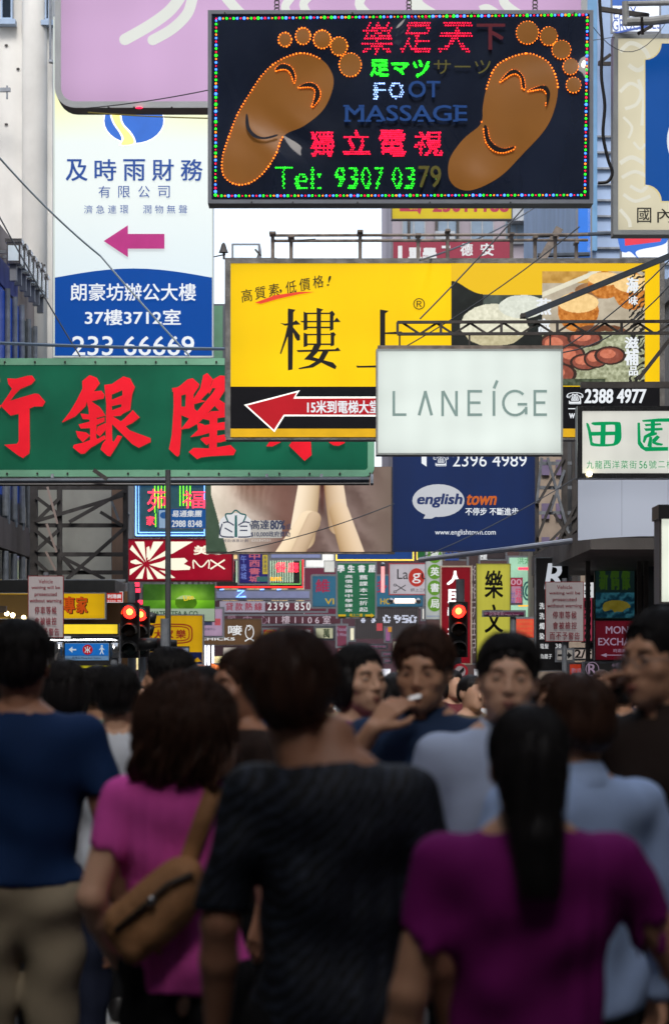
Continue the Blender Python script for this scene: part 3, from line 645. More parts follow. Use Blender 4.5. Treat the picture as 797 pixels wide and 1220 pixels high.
tag(MB().tube([W(x, y, 22.6) for x, y in smooth([(712, -30), (715, 20), (717, 50), (716, 90), (720, 125), (718, 160), (724, 190), (729, 205), (724, 216), (712, 218)], False)], .016, 8).build('cable', mat('black_rubber', (18, 18, 20), rough=.5), None, loc=W(718, 218, 22.6), smooth=True), 'thick black cable hanging beside the massage sign', 'cable')
# white and blue tall sign
s = Sign('tall_sign', 'tall white and blue lightbox sign with a purple arrow and phone number', 'lightbox sign', 64, 20, 254, 426, 46, .35, mat('pale_lightbox_face', (222, 232, 226), rough=.3, var=.03, scale=.3, emit=.52, base=.45), None, 0, cab=mat('white_cabinet', (200, 205, 210), rough=.5))
def tallpic(x, y):
    o = np.zeros(x.shape+(3,)); w_ = np.clip((170-y)/90, 0, 1)[..., None]; g = np.clip(np.abs(x-150)/90, 0, 1)[..., None]
    o[:] = (222, 230, 228); o = o*(1-w_*.8)+np.array((236, 234, 170))*w_*.8; o += g*w_*np.array((6, 4, -45)); o -= np.clip((y-240)/80, 0, 1)[..., None]*np.array((8, 4, -2))
    return o
s.picture('upper_print', 66, 22, 253, 330, tallpic, emit=.82, nx=60)
arc = [(66, 424)]+[(66+k*(187/12), 331-11*math.sin(math.pi*k/12)) for k in range(13)]+[(253, 424)]
s.area('blue_lower_field', arc, mat('blue_lit_face', (0, 76, 166), rough=.3, var=.06, scale=.4, emit=.72, base=.25)); NAVY = paint((24, 70, 146), .4, emit=.2)
s.oval('emblem', 160, 144, 36.5, 28, mat('emblem_white', (244, 244, 236), emit=.8)); s.oval('emblem', 160, 144, 35.2, 26.8, paint((40, 92, 176), .4, emit=.6))
c4 = crop(60, 110, 797/200)
s.area('emblem_stripe', smooth(c4([(300, 40), (285, 100), (300, 150), (330, 195), (340, 225), (330, 255), (400, 248), (405, 225), (385, 190), (350, 150), (340, 105), (350, 40)])), mat('emblem_white', (244, 244, 236))); s.area('emblem_stripe', smooth(c4([(308, 40), (293, 100), (308, 148), (338, 192), (350, 222), (340, 250), (392, 246), (397, 225), (378, 195), (342, 152), (332, 105), (342, 40)])), mat('emblem_yellow', (246, 222, 120), emit=.8))
for i, ch in enumerate('及時雨財務'): s.text(ch, 79+i*34.2, 190, 105+i*34.2, 216, NAVY, bold=.012)
for i, ch in enumerate('有限公司'): s.text(ch, 118+i*23.6, 222, 132+i*23.6, 236, NAVY, bold=.0)
for i, ch in enumerate('濟急連環'): s.text(ch, 101+i*14.2, 245, 111+i*14.2, 255, NAVY)
for i, ch in enumerate('潤物無聲'): s.text(ch, 171+i*14.2, 245, 181+i*14.2, 255, NAVY)
s.area('arrow', c4([(256, 709), (371, 634), (371, 675), (544, 675), (544, 745), (371, 745), (371, 785)]), paint((170, 44, 118), .4, emit=.35))
WT = glow((238, 243, 248), .85)
s.text('朗豪坊辦公大樓', 85, 338, 234, 359, WT, bold=.01); s.text('37樓3712室', 102, 369, 216, 388, WT, bold=.015); s.text('233 66669', 87, 401, 232, 424, WT, bold=.01)
# yellow upstairs sign
s = Sign('yellow_sign', 'big yellow upstairs shop sign with red arrow and photographs of dried seafood', 'lightbox sign', 269, 308, 791, 524, 38, .35, mat('yellow_lightbox', (248, 202, 8), rough=.3, var=.1, scale=.5, dirt=.12, emit=.9, base=.4, stretch=(1, 1, .4)), mat('mirror_trim', (170, 168, 164), rough=.2, metal=.55, var=.4, scale=5, bump=.4), 6, round_=0)
c5 = crop(280, 320, 4.195)
s.many('large_character', [c5(p) for p in ([(265, 200), (303, 206), (292, 220), (288, 505), (265, 510), (264, 225)], [(225, 272), (250, 276), (290, 270), (305, 258), (328, 280), (250, 286)], [(263, 285), (268, 330), (230, 430), (225, 424), (248, 350)], [(290, 293), (325, 335), (325, 358), (312, 362), (300, 345), (288, 312)],
    [(408, 196), (442, 205), (430, 215), (430, 378), (408, 378)], [(343, 215), (362, 225), (362, 305), (343, 310)], [(474, 215), (500, 228), (492, 240), (492, 305), (474, 312)], [(350, 221), (474, 221), (485, 210), (500, 228), (350, 229)], [(325, 262), (495, 262), (508, 245), (528, 268), (335, 270)], [(350, 291), (480, 291), (480, 299), (350, 299)],
    [(343, 320), (362, 328), (362, 388), (343, 394)], [(478, 318), (505, 330), (496, 340), (496, 384), (478, 390)], [(350, 327), (478, 327), (492, 317), (505, 332), (350, 335)], [(350, 375), (480, 375), (480, 383), (350, 383)],
    [(308, 408), (500, 404), (513, 394), (528, 412), (500, 414), (315, 418)], [(398, 375), (430, 382), (412, 420), (375, 458), (345, 455), (378, 420)], [(350, 448), (380, 440), (440, 458), (490, 470), (508, 490), (500, 504), (470, 490), (430, 470), (380, 460)], [(438, 415), (468, 415), (440, 465), (390, 495), (320, 504), (318, 498), (370, 485), (415, 458)])], BLACKP)
s.many('large_character', [c5(p) for p in ([(724, 205), (768, 212), (750, 225), (750, 488), (724, 488)], [(750, 320), (830, 315), (850, 330), (750, 328)], [(605, 485), (620, 487), (900, 480), (930, 492), (610, 496)])], BLACKP)
for i, ch in enumerate('高質素低價格'):
    x = 287+i*16.2+(4 if i > 2 else 0); y = 346-i*3.3; s.text(ch, x, y-1, x+13, y+14, BLACKP, bold=.004, rot=-9, shear=.1)
s.text(',', 333, 345, 336, 350, BLACKP); s.text('!', 389, 329, 392, 341, BLACKP, shear=.25)
s.area('red_underline', c5([(100, 172), (200, 135), (320, 118), (400, 118), (320, 130), (220, 152), (130, 178)]), paint((214, 60, 30), .5, emit=.5))
s.text('®', 492, 355.5, 506, 369.5, BLACKP)
s.area('black_band', [(275, 511), (785, 511), (785, 461), (275, 461)], mat('black_print', (28, 28, 32), rough=.25)); s.rect('lower_yellow_strip', 275, 511, 785, 521, mat('dull_yellow_strip', (206, 160, 28), emit=.55, rough=.3))
c6 = crop(270, 450, 4.195)
s.area('arrow_edge', c6([(88, 137), (367, 64), (345, 96), (900, 96), (900, 196), (290, 194), (240, 274)]), mat('emblem_white', (244, 244, 236))); s.area('arrow', c6([(104, 141), (352, 75), (334, 106), (900, 104), (900, 187), (286, 186), (237, 262)]), glow((206, 26, 40), .65, var=.12, scale=1))
s.text('15米到電梯大堂', 366, 477.5, 452, 493, WT, bold=.02)
def foods(x, y):
    o = np.zeros(x.shape+(3,)); o[:] = (236, 190, 18); n = nz2(x, y, 1, .12); n2 = nz2(x, y, 5, .35)
    def put(msk, col, amp=18, nn=n): o[msk] = (np.array(col)+amp*np.stack([nn]*3, -1))[msk]
    edge = 336+9*np.sin(np.clip((x-537)/110, 0, 1)*1.57)+np.where(x < 549, (549-x)*-.1, 9)
    blk = (x > 537) & (x < 660) & (y > 352-14*np.exp(-((x-537)/22)**2)*1.2); put(blk, (20, 26, 24), 12)
    put(blk & (y < 372+n*8) & (x > 575), (62, 72, 66), 30)
    e = ((x-588)/40)**2+((y-388)/25)**2 < 1+.12*n; put(e & blk, (224, 222, 198), 26, n2); put(e & blk & (y > 398+4*n), (196, 186, 148), 24, n2)
    e = ((x-622)/28)**2+((y-366)/14)**2 < 1+.1*n; put(e & blk, (218, 222, 208), 20, n2)
    ph = (x > 645) & (x < 767) & (y > 324); put(ph, (184, 172, 150), 22)
    put(ph & (y < 338) & (x < 700), (196, 150, 70), 40); put(ph & (np.abs(y-(352-(x-645)*.42)) < 3), (226, 220, 196), 10)
    put(ph & (((x-706)/22)**2+((y-347)/10)**2 < 1), (150, 108, 70), 24)
    for cx, cy, rx, ry in ((688, 372, 24, 24), (720, 340, 20, 16), (752, 348, 22, 22)):
        q = ((x-cx)/rx)**2+((y-cy)/ry)**2; put(ph & (q < 1+.1*n), (196, 118, 40), 50, n2); put(ph & (((x-cx)/rx)**2+((y-cy+ry*.45)/(ry*.5))**2 < 1), (244, 206, 140), 18, n2)
    put(ph & (((x-715)/30)**2+((y-395)/8)**2 < 1) & (y > 388), (110, 66, 40), 20)
    lo = ph & (y > 396+n*3); put(lo, (160, 164, 132), 60, n2)
    for cx, cy, rx, ry in ((662, 412, 20, 14), (696, 404, 19, 9), (680, 424, 15, 12), (696, 432, 16, 9), (709, 428, 13, 10), (726, 424, 17, 10), (664, 446, 20, 12)):
        q = ((x-cx)/rx)**2+((y-cy)/ry)**2; put(ph & (q < 1.25), (52, 34, 28), 12); put(ph & (q < .85), (142, 74, 58), 20, n2); put(ph & (((x-cx+3)/rx)**2+((y-cy+2)/ry)**2 < .3), (208, 120, 92), 22, n2)
    put(ph & (y > 452) & (x < 720), (70, 80, 60), 40, n2); put((x > 748) & (x < 768) & ph & (np.sin((x+y)*.8+n*6) > .2), (30, 30, 28), 6); put((x > 748) & (x < 766) & (y > 455), (30, 30, 30), 6)
    return o
s.picture('food_photograph', 537, 315, 768, 460, foods, emit=.95, nx=380, base=.12)
s.text('海', 745, 331, 760, 350, WT, bold=.03); s.text('味', 748, 353, 759, 364, WT, bold=.03); s.text('滋', 743, 402, 760, 416, WT, bold=.03); s.text('補', 743, 416, 760, 436, WT, bold=.03); s.text('品', 748, 437, 759, 448, WT, bold=.03); s.text('燕', 638, 356, 656, 376, WT, bold=.03); s.text('窩', 640, 380, 655, 398, WT, bold=.03)
s.text('☎', 674, 468, 694, 482, WT, bold=.01); s.text('2388 4977', 695, 464, 768, 481, WT, bold=.025, shear=.06); s.text('w', 677, 493, 684, 499, WT, bold=.02); s.rect('rule_line', 676, 487, 766, 488, WT)
# scaffold rail over the yellow sign
t = thing('sign_gantry', W(460, 308, 38.3), 'weathered pipe railing with posts along the top of the yellow sign', 'railing')
for y, x0, x1 in ((280.5, 322, 700), (287, 326, 700)): MB().tube([W(x0, y, 38.3), W(x1, y-1, 38.3)], .024, 8).build('rail', RUST, t)
for x, y in ((325, 279), (347, 283), (429, 277), (498, 281), (533, 276), (609, 280), (637, 284), (661, 282), (686, 290)):
    MB().tube([W(x, 309, 38.3), W(x, y, 38.3)], .03, 8).build('post', RUST, t); MB().box(W(x-3.6, y+.6, 38.45), W(x+3.6, y-1., 38.15)).build('clamp_plate', RUST, t)
MB().bar(W(347, 287, 38.2), W(376, 285, 38.2), .02).build('bent_rod', DARKSTEEL, t)
t = thing('bell_lamp', W(266, 309, 41), 'small dark bell shaped lamp standing left of the yellow sign', 'lamp')
MB().tube([W(267, 309, 41), W(267, 300, 41)], .02, 6).build('stem', DARKSTEEL, t); MB().tube([W(266.5, 301, 41), W(266.5, 297, 41), W(266.5, 291, 41), W(266.5, 289, 41)], [.085, .06, .035, .01], 10).build('bell', DARKSTEEL, t)
tag(MB().bar(W(255, 306, 41), W(269, 303, 41), .02).bar(W(304, 297, 41), W(311, 305, 41), .03).bar(W(306, 309, 41), W(309, 300, 41), .02).build('bent_rod', DARKSTEEL, None, loc=W(300, 309, 41)), 'bent dark rods against the white sky left of the railing', 'rod')
# LANEIGE
s = Sign('white_sign', 'plain white glowing box sign reading LANEIGE in thin grey letters', 'lightbox sign', 448, 416, 670, 542, 32, .28, mat('white_lightbox', (222, 232, 226), rough=.25, var=.05, scale=.45, emit=.84, base=.35, dirt=.05, stretch=(1, 1, .25)), mat('pale_grey_edge', (176, 184, 182), rough=.4, metal=.3), 2.2)
LG = paint((118, 140, 136), .5, emit=.55); 
def thin(name, segs, wd): s.many(name, [[(a[0]-nx, a[1]-ny), (b_[0]-nx, b_[1]-ny), (b_[0]+nx, b_[1]+ny), (a[0]+nx, a[1]+ny)] for a, b_ in segs for d in (math.dist(a, b_),) for nx, ny in ((-(b_[1]-a[1])/d*wd/2, (b_[0]-a[0])/d*wd/2),)], LG)
thin('letter', [((469, 466), (469, 495.7)), ((467.4, 494.2), (484, 494.2))], 3.2)
thin('letter', [((499, 495), (506.8, 466)), ((506.2, 466), (514, 495))], 3.4)
thin('letter', [((527, 496), (527, 466)), ((527.5, 466), (543, 495)), ((543.5, 496), (543.5, 466))], 3.2)
thin('letter', [((558, 465), (558, 495.8)), ((556.5, 466.4), (574, 466.4)), ((558, 480), (572, 480)), ((556.5, 494.3), (574, 494.3))], 3.2)
thin('letter', [((588, 466), (588, 495.7)), ((588, 463), (592, 453.5))], 3.4)
arcp = [(613+14*math.cos(math.radians(a)), 480.5+14.5*math.sin(math.radians(a))) for a in range(-45, -345, -15)]
thin('letter', list(zip(arcp, arcp[1:]))+[((626.2, 485), (626.2, 494)), ((616, 482), (627.5, 482))], 3.2)
thin('letter', [((636.5, 465), (636.5, 495.8)), ((635, 466.4), (651, 466.4)), ((636, 480), (649, 480)), ((635, 494.3), (651, 494.3))], 3.2)
MB().box(W(450, 415.9, 31.98), W(668, 414.6, 32.25)).build('top_ledge', RUST, s.t)
for x in (476, 559, 655): MB().tube([W(x, 415, 32.1), W(x, 399, 32.1)], .012, 6).build('hanger_rod', DARKSTEEL, s.t)
t = thing('truss_beam', W(640, 398, 32.1), 'dark triangulated truss beam carrying the LANEIGE sign', 'truss')
for y in (384, 398): MB().bar(W(473, y, 32.1), W(1060, y-2, 32.1), .04).build('chord', DARKSTEEL, t)
for x in (473.5, 525, 597, 663.5, 740, 820): MB().bar(W(x, 398, 32.1), W(x, 384, 32.1), .035).build('upright', DARKSTEEL, t)
for i in range(20): MB().bar(W(480+i*20, 398 if i % 2 else 385, 32.13), W(500+i*20, 385 if i % 2 else 398, 32.13), .028).build('brace', DARKSTEEL, t)
t = thing('stay_bar', W(797, 305, 31.5), 'long dark diagonal stay bar crossing in front of the yellow sign', 'stay')
MB().bar(W(623, 377, 31.7), W(860, 279, 31.3), .075).build('bar', mat('blue_grey_steel', (74, 82, 92), rough=.5, metal=.4, var=.2, scale=4, dirt=.2), t); MB().box(W(619, 380, 31.8), W(626, 373, 31.6)).build('end_clamp', DARKSTEEL, t)
MB().bar(W(760, 452, 31.5), W(840, 350, 31.4), .05).build('lower_strut', DARKSTEEL, t)
tag(MB().bar(W(691, 459, 29), W(1000, 458, 29), .075).build('ledge_bar', DARKSTEEL, None, loc=W(745, 463, 29)), 'dark horizontal steel bar above the white sign with green characters', 'bar')
# green bank sign with raised red characters
GRN = mat('dark_green_enamel', (16, 88, 64), rough=.3, var=.3, scale=.7, bump=.03, dirt=.15, coat=.3, emit=.6)  # glow added to the enamel to brighten the green
LGR = mat('pale_green_frame', (132, 196, 162), rough=.5, var=.15, scale=2, dirt=.2)
s = Sign('bank_sign', 'long dark green sign with pale green frame and raised red brush characters', 'shop sign', -120, 427, 446, 568, 42, .5, GRN, LGR, 8, cab=LGR, round_=12)
REDC = mat('raised_red_plastic', (222, 22, 40), rough=.35, var=.1, scale=2, coat=.2, emit=.55)  # red plastic also glows by itself, added for brightness
g1 = crop(0, 430, 4.428); g2 = crop(180, 430, 7.245); g4 = crop(270, 450, 4.195)
s.many('character', [g1(p) for p in ([(45, 95), (90, 98), (150, 82), (175, 80), (190, 102), (170, 125), (110, 150), (85, 175), (55, 215), (120, 195), (190, 175), (210, 178), (243, 217), (228, 242), (185, 242), (160, 252), (162, 460), (158, 490), (125, 514), (100, 500), (28, 445), (95, 440), (105, 425), (105, 280), (60, 290), (10, 240), (45, 190), (70, 150), (50, 125)], [(-90, 170), (-20, 60), (2, 90), (4, 110), (-50, 200), (8, 235), (6, 250), (-40, 260), (-40, 480), (-70, 480), (-75, 240)])], REDC, proud=.1)
s.many('character', [g1(p) for p in ([(478, 78), (515, 92), (530, 120), (500, 160), (470, 190), (455, 240), (400, 295), (332, 326), (375, 270), (410, 210), (440, 150), (438, 110)], [(490, 165), (540, 160), (555, 180), (550, 200), (520, 205), (485, 215), (530, 245), (550, 272), (520, 290), (470, 250), (460, 200)], [(470, 240), (500, 225), (515, 290), (510, 400), (520, 425), (450, 490), (430, 492), (390, 460), (395, 445), (440, 435), (480, 420), (480, 350)],
    [(430, 280), (470, 285), (550, 275), (560, 290), (480, 310), (440, 308)], [(420, 338), (470, 325), (555, 300), (555, 320), (480, 355), (430, 358)], [(405, 372), (460, 380), (478, 395), (440, 430), (415, 405)], [(520, 350), (560, 330), (565, 360), (530, 400), (512, 385)], [(440, 440), (500, 425), (555, 395), (560, 412), (500, 450), (440, 480)],
    [(555, 130), (592, 125), (595, 420), (604, 430), (625, 395), (648, 400), (620, 450), (585, 505), (570, 502), (535, 470), (545, 440), (562, 420), (565, 230)], [(590, 128), (655, 85), (690, 95), (715, 140), (700, 180), (690, 260), (650, 280), (640, 290), (590, 295), (590, 265), (645, 245), (645, 228), (590, 240), (590, 210), (650, 185), (650, 155), (590, 180)],
    [(590, 290), (640, 320), (690, 370), (797, 410), (797, 430), (735, 460), (700, 440), (640, 380), (590, 330)], [(705, 262), (740, 300), (700, 330), (650, 352), (620, 340), (660, 308)])], REDC, proud=.1)
s.many('character', [g2(p) for p in ([(185, 240), (265, 230), (265, 620), (250, 810), (235, 828), (215, 820), (160, 765), (185, 640), (200, 400), (198, 280)], [(185, 265), (260, 215), (320, 165), (365, 155), (420, 205), (415, 225), (370, 290), (370, 340), (385, 480), (330, 500), (300, 400), (305, 290), (265, 300)], [(262, 400), (310, 400), (380, 420), (440, 470), (400, 530), (330, 580), (262, 595), (335, 500), (262, 470)],
    [(455, 130), (490, 110), (535, 160), (500, 270), (430, 340), (470, 350), (375, 375), (370, 335), (430, 240)], [(540, 165), (600, 130), (680, 140), (640, 260), (560, 380), (460, 490), (410, 540), (330, 585), (265, 590), (370, 480), (460, 370), (530, 290), (562, 240), (535, 235), (505, 290), (498, 260), (520, 225)],
    [(520, 300), (580, 330), (700, 410), (700, 440), (640, 480), (560, 400), (530, 350)], [(440, 500), (520, 440), (700, 430), (700, 480), (580, 495), (510, 515)], [(345, 660), (410, 600), (400, 540), (440, 545), (470, 560), (700, 520), (700, 590), (580, 600), (500, 625), (430, 645)], [(430, 680), (450, 665), (510, 660), (700, 630), (700, 680), (600, 705), (510, 710), (480, 730)], [(510, 500), (575, 500), (570, 760), (505, 760)], [(330, 790), (370, 755), (520, 760), (690, 730), (735, 775), (715, 815), (520, 825), (435, 835), (400, 850)])], REDC, proud=.1)
s.many('character', [g4(p) for p in ([(313, 342), (340, 300), (420, 290), (425, 388), (390, 417)], [(200, 345), (220, 315), (275, 310), (270, 325), (230, 345)], [(512, 325), (530, 300), (590, 300), (590, 328), (560, 342), (535, 340)])], REDC, proud=.1)
for x in range(6, 440, 36): MB().ball(W(x, 431, 41.95), .02, 6, 4).build('rivet', DARKSTEEL, s.t); MB().ball(W(x+3, 564, 41.95), .02, 6, 4).build('rivet', DARKSTEEL, s.t)
t = thing('catwalk_rail', W(200, 577, 41.6), 'grey blue double pipe running beneath the green bank sign', 'pipe rail')
MB().tube([W(-60, 573, 41.6), W(440, 571.5, 41.6)], .05, 8).build('upper_pipe', mat('blue_grey_steel', (74, 82, 92)), t); MB().tube([W(-60, 577.5, 41.5), W(440, 576.5, 41.5)], .025, 8).build('lower_pipe', BLACKP, t)
for x in (63, 318, 383, 443): MB().bar(W(x, 577, 41.6), W(x, 566, 41.8), .05).build('hanger', STEEL, t)
tag(MB().bar(W(112, 560, 41.3), W(128, 571, 41.3), .07).build('stay', DARKSTEEL, None, loc=W(120, 571, 41.3)), 'short dark strut under the green bank sign frame', 'strut')
# green & white sign
s = Sign('garden_sign', 'white sign in a mirror steel frame with bright green characters', 'lightbox sign', 687, 484, 860, 570, 27, .2, mat('warm_white_face', (236, 236, 226), rough=.3, var=.02, emit=.68, base=.5), CHROME, 6)
g5 = crop(680, 470, 793/117); GG = glow((0, 184, 110), .62)
s.many('character', [g5(p) for p in (smooth([(120, 235), (140, 240), (160, 300), (170, 360), (185, 395), (320, 400), (345, 380), (350, 330), (352, 260), (335, 245), (240, 250), (180, 248), (175, 225), (370, 222), (398, 240), (403, 290), (400, 370), (345, 415), (175, 418), (150, 385), (135, 300)], n=3), [(238, 235), (278, 235), (274, 405), (232, 405)], [(135, 303), (395, 300), (395, 328), (140, 335)])], GG)
s.many('character', [g5(p) for p in ([(533, 230), (553, 228), (560, 380), (590, 425), (780, 425), (780, 455), (600, 460), (560, 435), (535, 400)], [(570, 208), (700, 195), (860, 192), (860, 222), (680, 222), (575, 222)], [(590, 240), (720, 232), (725, 248), (600, 258)], [(585, 275), (735, 270), (735, 290), (600, 297)], [(640, 215), (675, 215), (672, 310), (640, 312)], [(585, 335), (640, 305), (690, 308), (690, 325), (610, 350), (590, 395), (575, 385)], [(630, 340), (652, 345), (648, 430), (612, 420)], [(690, 330), (715, 345), (680, 385), (740, 400), (730, 415), (690, 412), (652, 395), (652, 365)])], GG)
for i, ch in enumerate('九龍西洋菜街'): s.text(ch, 698+i*10.2, 549, 706.5+i*10.2, 558.5, GG, bold=.0)
s.text('56', 760.5, 549.5, 770, 558.5, GG); s.text('號', 772, 549, 781, 558.5, GG); s.text('二', 783, 550, 791, 557, GG); s.text('樓', 793, 549, 801, 558.5, GG)
MB().ball(W(702, 564.5, 26.93), .03, 10, 6).build('lamp_glint', mat('warm_lamp', (255, 232, 180)), s.t)  # glowing bead stands in for a lamp's glint on the steel frame
# blank panel
s = Sign('blank_sign', 'blank pale grey sign panel with slightly bowed lower edge', 'blank sign', 688, 571, 880, 640, 30, .1, None, None, 0, cab=DARKSTEEL)
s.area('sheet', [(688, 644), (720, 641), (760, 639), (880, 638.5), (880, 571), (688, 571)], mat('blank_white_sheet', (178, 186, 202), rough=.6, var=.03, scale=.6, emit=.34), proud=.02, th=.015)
s.k = 0
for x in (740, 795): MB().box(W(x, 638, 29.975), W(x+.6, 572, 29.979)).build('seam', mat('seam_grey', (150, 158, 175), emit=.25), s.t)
# tall lit box at right edge
s = Sign('edge_sign', 'narrow glowing white box sign with black top cap at the right edge', 'lightbox sign', 785, 606, 850, 719, 18, .3, mat('greenish_white_face', (236, 242, 226), rough=.3, emit=.8, base=.4, var=.04), DARKSTEEL, 2)
MB().box(W(784, 618, 17.94), W(851, 605, 18.32)).build('cap', BLACKP, s.t)
# english town
s = Sign('english_school_sign', 'dark blue english school billboard with white speech bubble', 'billboard', 467.5, 515, 637, 657, 47, .2, mat('navy_print', (14, 46, 104), rough=.4, var=.12, scale=.5, emit=.5, base=.15), mat('navy_edge', (16, 36, 80), rough=.5), 1.2)
s.many('phone_icon', [[(502, 541), (508, 541), (508, 556), (502, 552)]], WT); s.text('☎', 516, 541, 534, 555.5, WT); s.text('2396 4989', 539, 541, 627, 556, WT)
s.many('speech_bubble', [[(522+31*math.cos(k*.2244), 596.5+19.5*math.sin(k*.2244)) for k in range(28)], [(508, 611), (522, 614), (514, 618), (504, 618)]], glow((226, 230, 238), .55))
s.text('english', 495, 588, 549, 605, paint((20, 48, 110), .5), bold=.03, shear=.2); s.text('town', 554, 589, 590, 602, glow((226, 112, 40), .6), bold=.03, shear=.2)
s.text('不停步 不斷進步', 554, 605, 617, 614, WT, bold=.01); s.text('www.englishtown.com', 518, 631, 590, 639, WT)
# hands billboard
def hands(x, y):
    n = nz2(x, y, 3, .05); n2 = nz2(x, y, 8, .2); o = np.zeros(x.shape+(3,)); ss = lambda a, b_, v: np.clip((v-a)/(b_-a), 0, 1)[..., None]
    u = (x-246)/224; o[:] = (112, 92, 86); o += 14*n[..., None]
    lt = ss(360, 250, x+12*n); o = o*(1-lt)+np.array((226, 214, 196))*lt
    fold = np.sin((x*.9-y*1.1)*.12+3*n)*10; o += 1.3*fold[..., None]*(1-ss(440, 470, x)*.5)
    rt = ss(425, 470, x+10*n); o = o*(1-rt)+np.array((112, 96, 86))*rt
    hair = np.exp(-((x-300-(y-570)*.25)/28)**2)*np.clip((612-y)/40, 0, 1); o = o*(1-.8*hair[..., None])+np.array((96, 54, 38))*.8*hair[..., None]; o += (hair*12*np.sin(x*.8+n*5))[..., None]
    v2 = np.exp(-((x-338-(y-570)*.1)/24)**2); o = o*(1-.75*v2[..., None])+np.array((104, 66, 56))*.75*v2[..., None]
    def limb(ax, ay, bx, by, r0, r1, col, shade):
        nonlocal o
        t = np.clip(((x-ax)*(bx-ax)+(y-ay)*(by-ay))/((bx-ax)**2+(by-ay)**2), 0, 1); d = np.hypot(x-ax-t*(bx-ax), y-ay-t*(by-ay)); r = r0+(r1-r0)*t
        side = ((x-ax)*(by-ay)-(y-ay)*(bx-ax))/math.hypot(bx-ax, by-ay)/r
        a = np.clip((r-d)*1.2, 0, 1)[..., None]; c = np.array(col)+np.array(shade)*side[..., None]-22*(np.abs(side)**3)[..., None]
        o = o*(1-a)+c*a
    limb(360, 640, 370, 566, 16, 13, (218, 196, 166), (34, 38, 42)); limb(336, 672, 368, 622, 15, 14, (216, 192, 158), (36, 38, 40))
    limb(352, 665, 374, 618, 9, 9, (196, 170, 140), (20, 20, 20))
    limb(404, 625, 396, 566, 13, 12, (206, 180, 150), (-30, -34, -38)); limb(424, 672, 404, 610, 15, 12, (208, 180, 146), (-28, -32, -38))
    gp = np.exp(-((x-384)/3.)**2)*np.clip((618-y)/30, 0, 1); o -= (60*gp)[..., None]*np.array((.7, 1, 1))
    o = np.where(((x < 252+np.clip((y-590)*.28, 0, 24)) & (y > 560))[..., None] & (x < 275)[..., None], np.array((58, 76, 60))+8*n2[..., None], o)
    return o
s = Sign('portrait_billboard', 'wide billboard photo of clasped forearms over a brown sweater', 'billboard', 245.5, 556, 470, 658, 48, .2, None, None, 0, cab=DARKSTEEL)
s.picture('photograph', 245.5, 556, 466, 657.5, hands, emit=1.0, nx=300, base=.25)
BW = glow((240, 242, 244), .7); NV = paint((52, 62, 96), .5); TL = paint((40, 110, 110), .5)
s.many('emblem_outline', [[(281+20*math.cos(k*.449), 625+14*math.sin(k*.449)) for k in range(14)], [(263, 622), (301, 622), (305, 641), (261, 641)]], BW)
s.many('emblem', [ribbon([(272, 622), (269, 613), (276, 612), (281, 608), (287, 612), (293, 614), (290, 622)], 1.8), [(280, 614), (282.6, 614), (283, 640), (279.6, 640)]], TL); s.many('emblem', [ribbon([(266, 623), (272, 622), (279, 626)], 1.5), ribbon([(284, 626), (291, 622), (298, 623)], 1.5), ribbon([(265, 624), (263, 638), (279, 640)], 1.6), ribbon([(284, 640), (301, 638), (298, 624)], 1.6), ribbon([(268, 629), (277, 634)], 1.5), ribbon([(286, 627), (295, 627)], 1.5), ribbon([(286, 632), (295, 632)], 1.5)], NV)
s.rect('white_backing', 299, 620, 336, 641, glow((226, 222, 216), .5)); s.text('高達', 299, 619.5, 321, 631, NV, bold=.02); s.text('80%', 322, 620, 340, 631, NV, bold=.03); s.text('或', 341, 624, 347, 631, NV); s.text('$10,000政府資助', 299, 633, 346, 640, NV, bold=.015); s.text('資助優惠計劃', 266, 642.5, 296, 646, NV); s.text('由民政事務局推行', 300, 642.5, 323, 645.5, paint((220, 215, 210), .5))
MB().box(W(246, 660, 48.0), W(470, 658.2, 48.15)).build('lower_rail', RUST, s.t)
# things behind, upper middle
s = Sign('yellow_phone_sign', 'yellow sign with maroon digits half hidden beneath the massage sign', 'shop sign', 466, 225, 610, 262, 60, .2, glow((226, 200, 34), .6), DARKSTEEL, 1.2)
MR = paint((150, 34, 60), .5, emit=.3)
s.text('23011188', 515, 233, 606, 253, MR, bold=.03); s.area('arrow_block', [(476, 236), (506, 236), (500, 256), (497, 252), (476, 252)], MR); s.text('on', 487, 243, 497, 250, glow((226, 200, 34), .6), bold=.02)
s = Sign('maroon_sign', 'maroon sign with two white characters seen through the pipe railing', 'shop sign', 466, 285, 611, 312, 58, .2, paint((128, 34, 56), .5, emit=.25), None)
s.text('德', 548, 290, 563, 305, BW, bold=.02); s.text('安', 572, 290, 588, 305, BW, bold=.02); s.rect('white_bar', 474, 293, 479, 310, BW); s.text('單', 486, 295, 502, 311, BW, bold=.05); s.text('學', 503, 295, 520, 311, BW, bold=.05); s.rect('white_bar', 526, 293, 536, 296, BW)
s = Sign('blue_banner', 'narrow blue vertical banner right of the maroon sign', 'banner', 686, 245, 705, 309, 60, .06, paint((24, 100, 190), .5, emit=.3), None); s.text('ʃ', 700, 248, 703, 300, BW, bold=.02)
s = Sign('grocery_advert', 'white grocery advert with blue lettering behind the pipe bracket', 'advert', 727, -60, 787, 40, 60, .05, mat('white_advert', (214, 222, 232), emit=.3, rough=.5), None)
s.rect('blue_field', 729, -60, 786, 7, paint((34, 84, 160), .5, emit=.25)); LB = paint((50, 80, 156), .5, emit=.2)
s.text('EASY', 730, 9, 758, 22, LB, bold=.0, rot=-5); s.text('GROCERIES', 729, 22, 786, 36, LB, rot=-3); s.area('blue_rule', [(730, 39), (770, 30), (770, 33), (735, 40)], LB)
s = Sign('bubble_advert', 'blue and red speech bubble painted on the wall under the cream sign', 'advert', 738, 276, 797, 309, 61, .04, mat('white_advert', (214, 222, 232)), None)
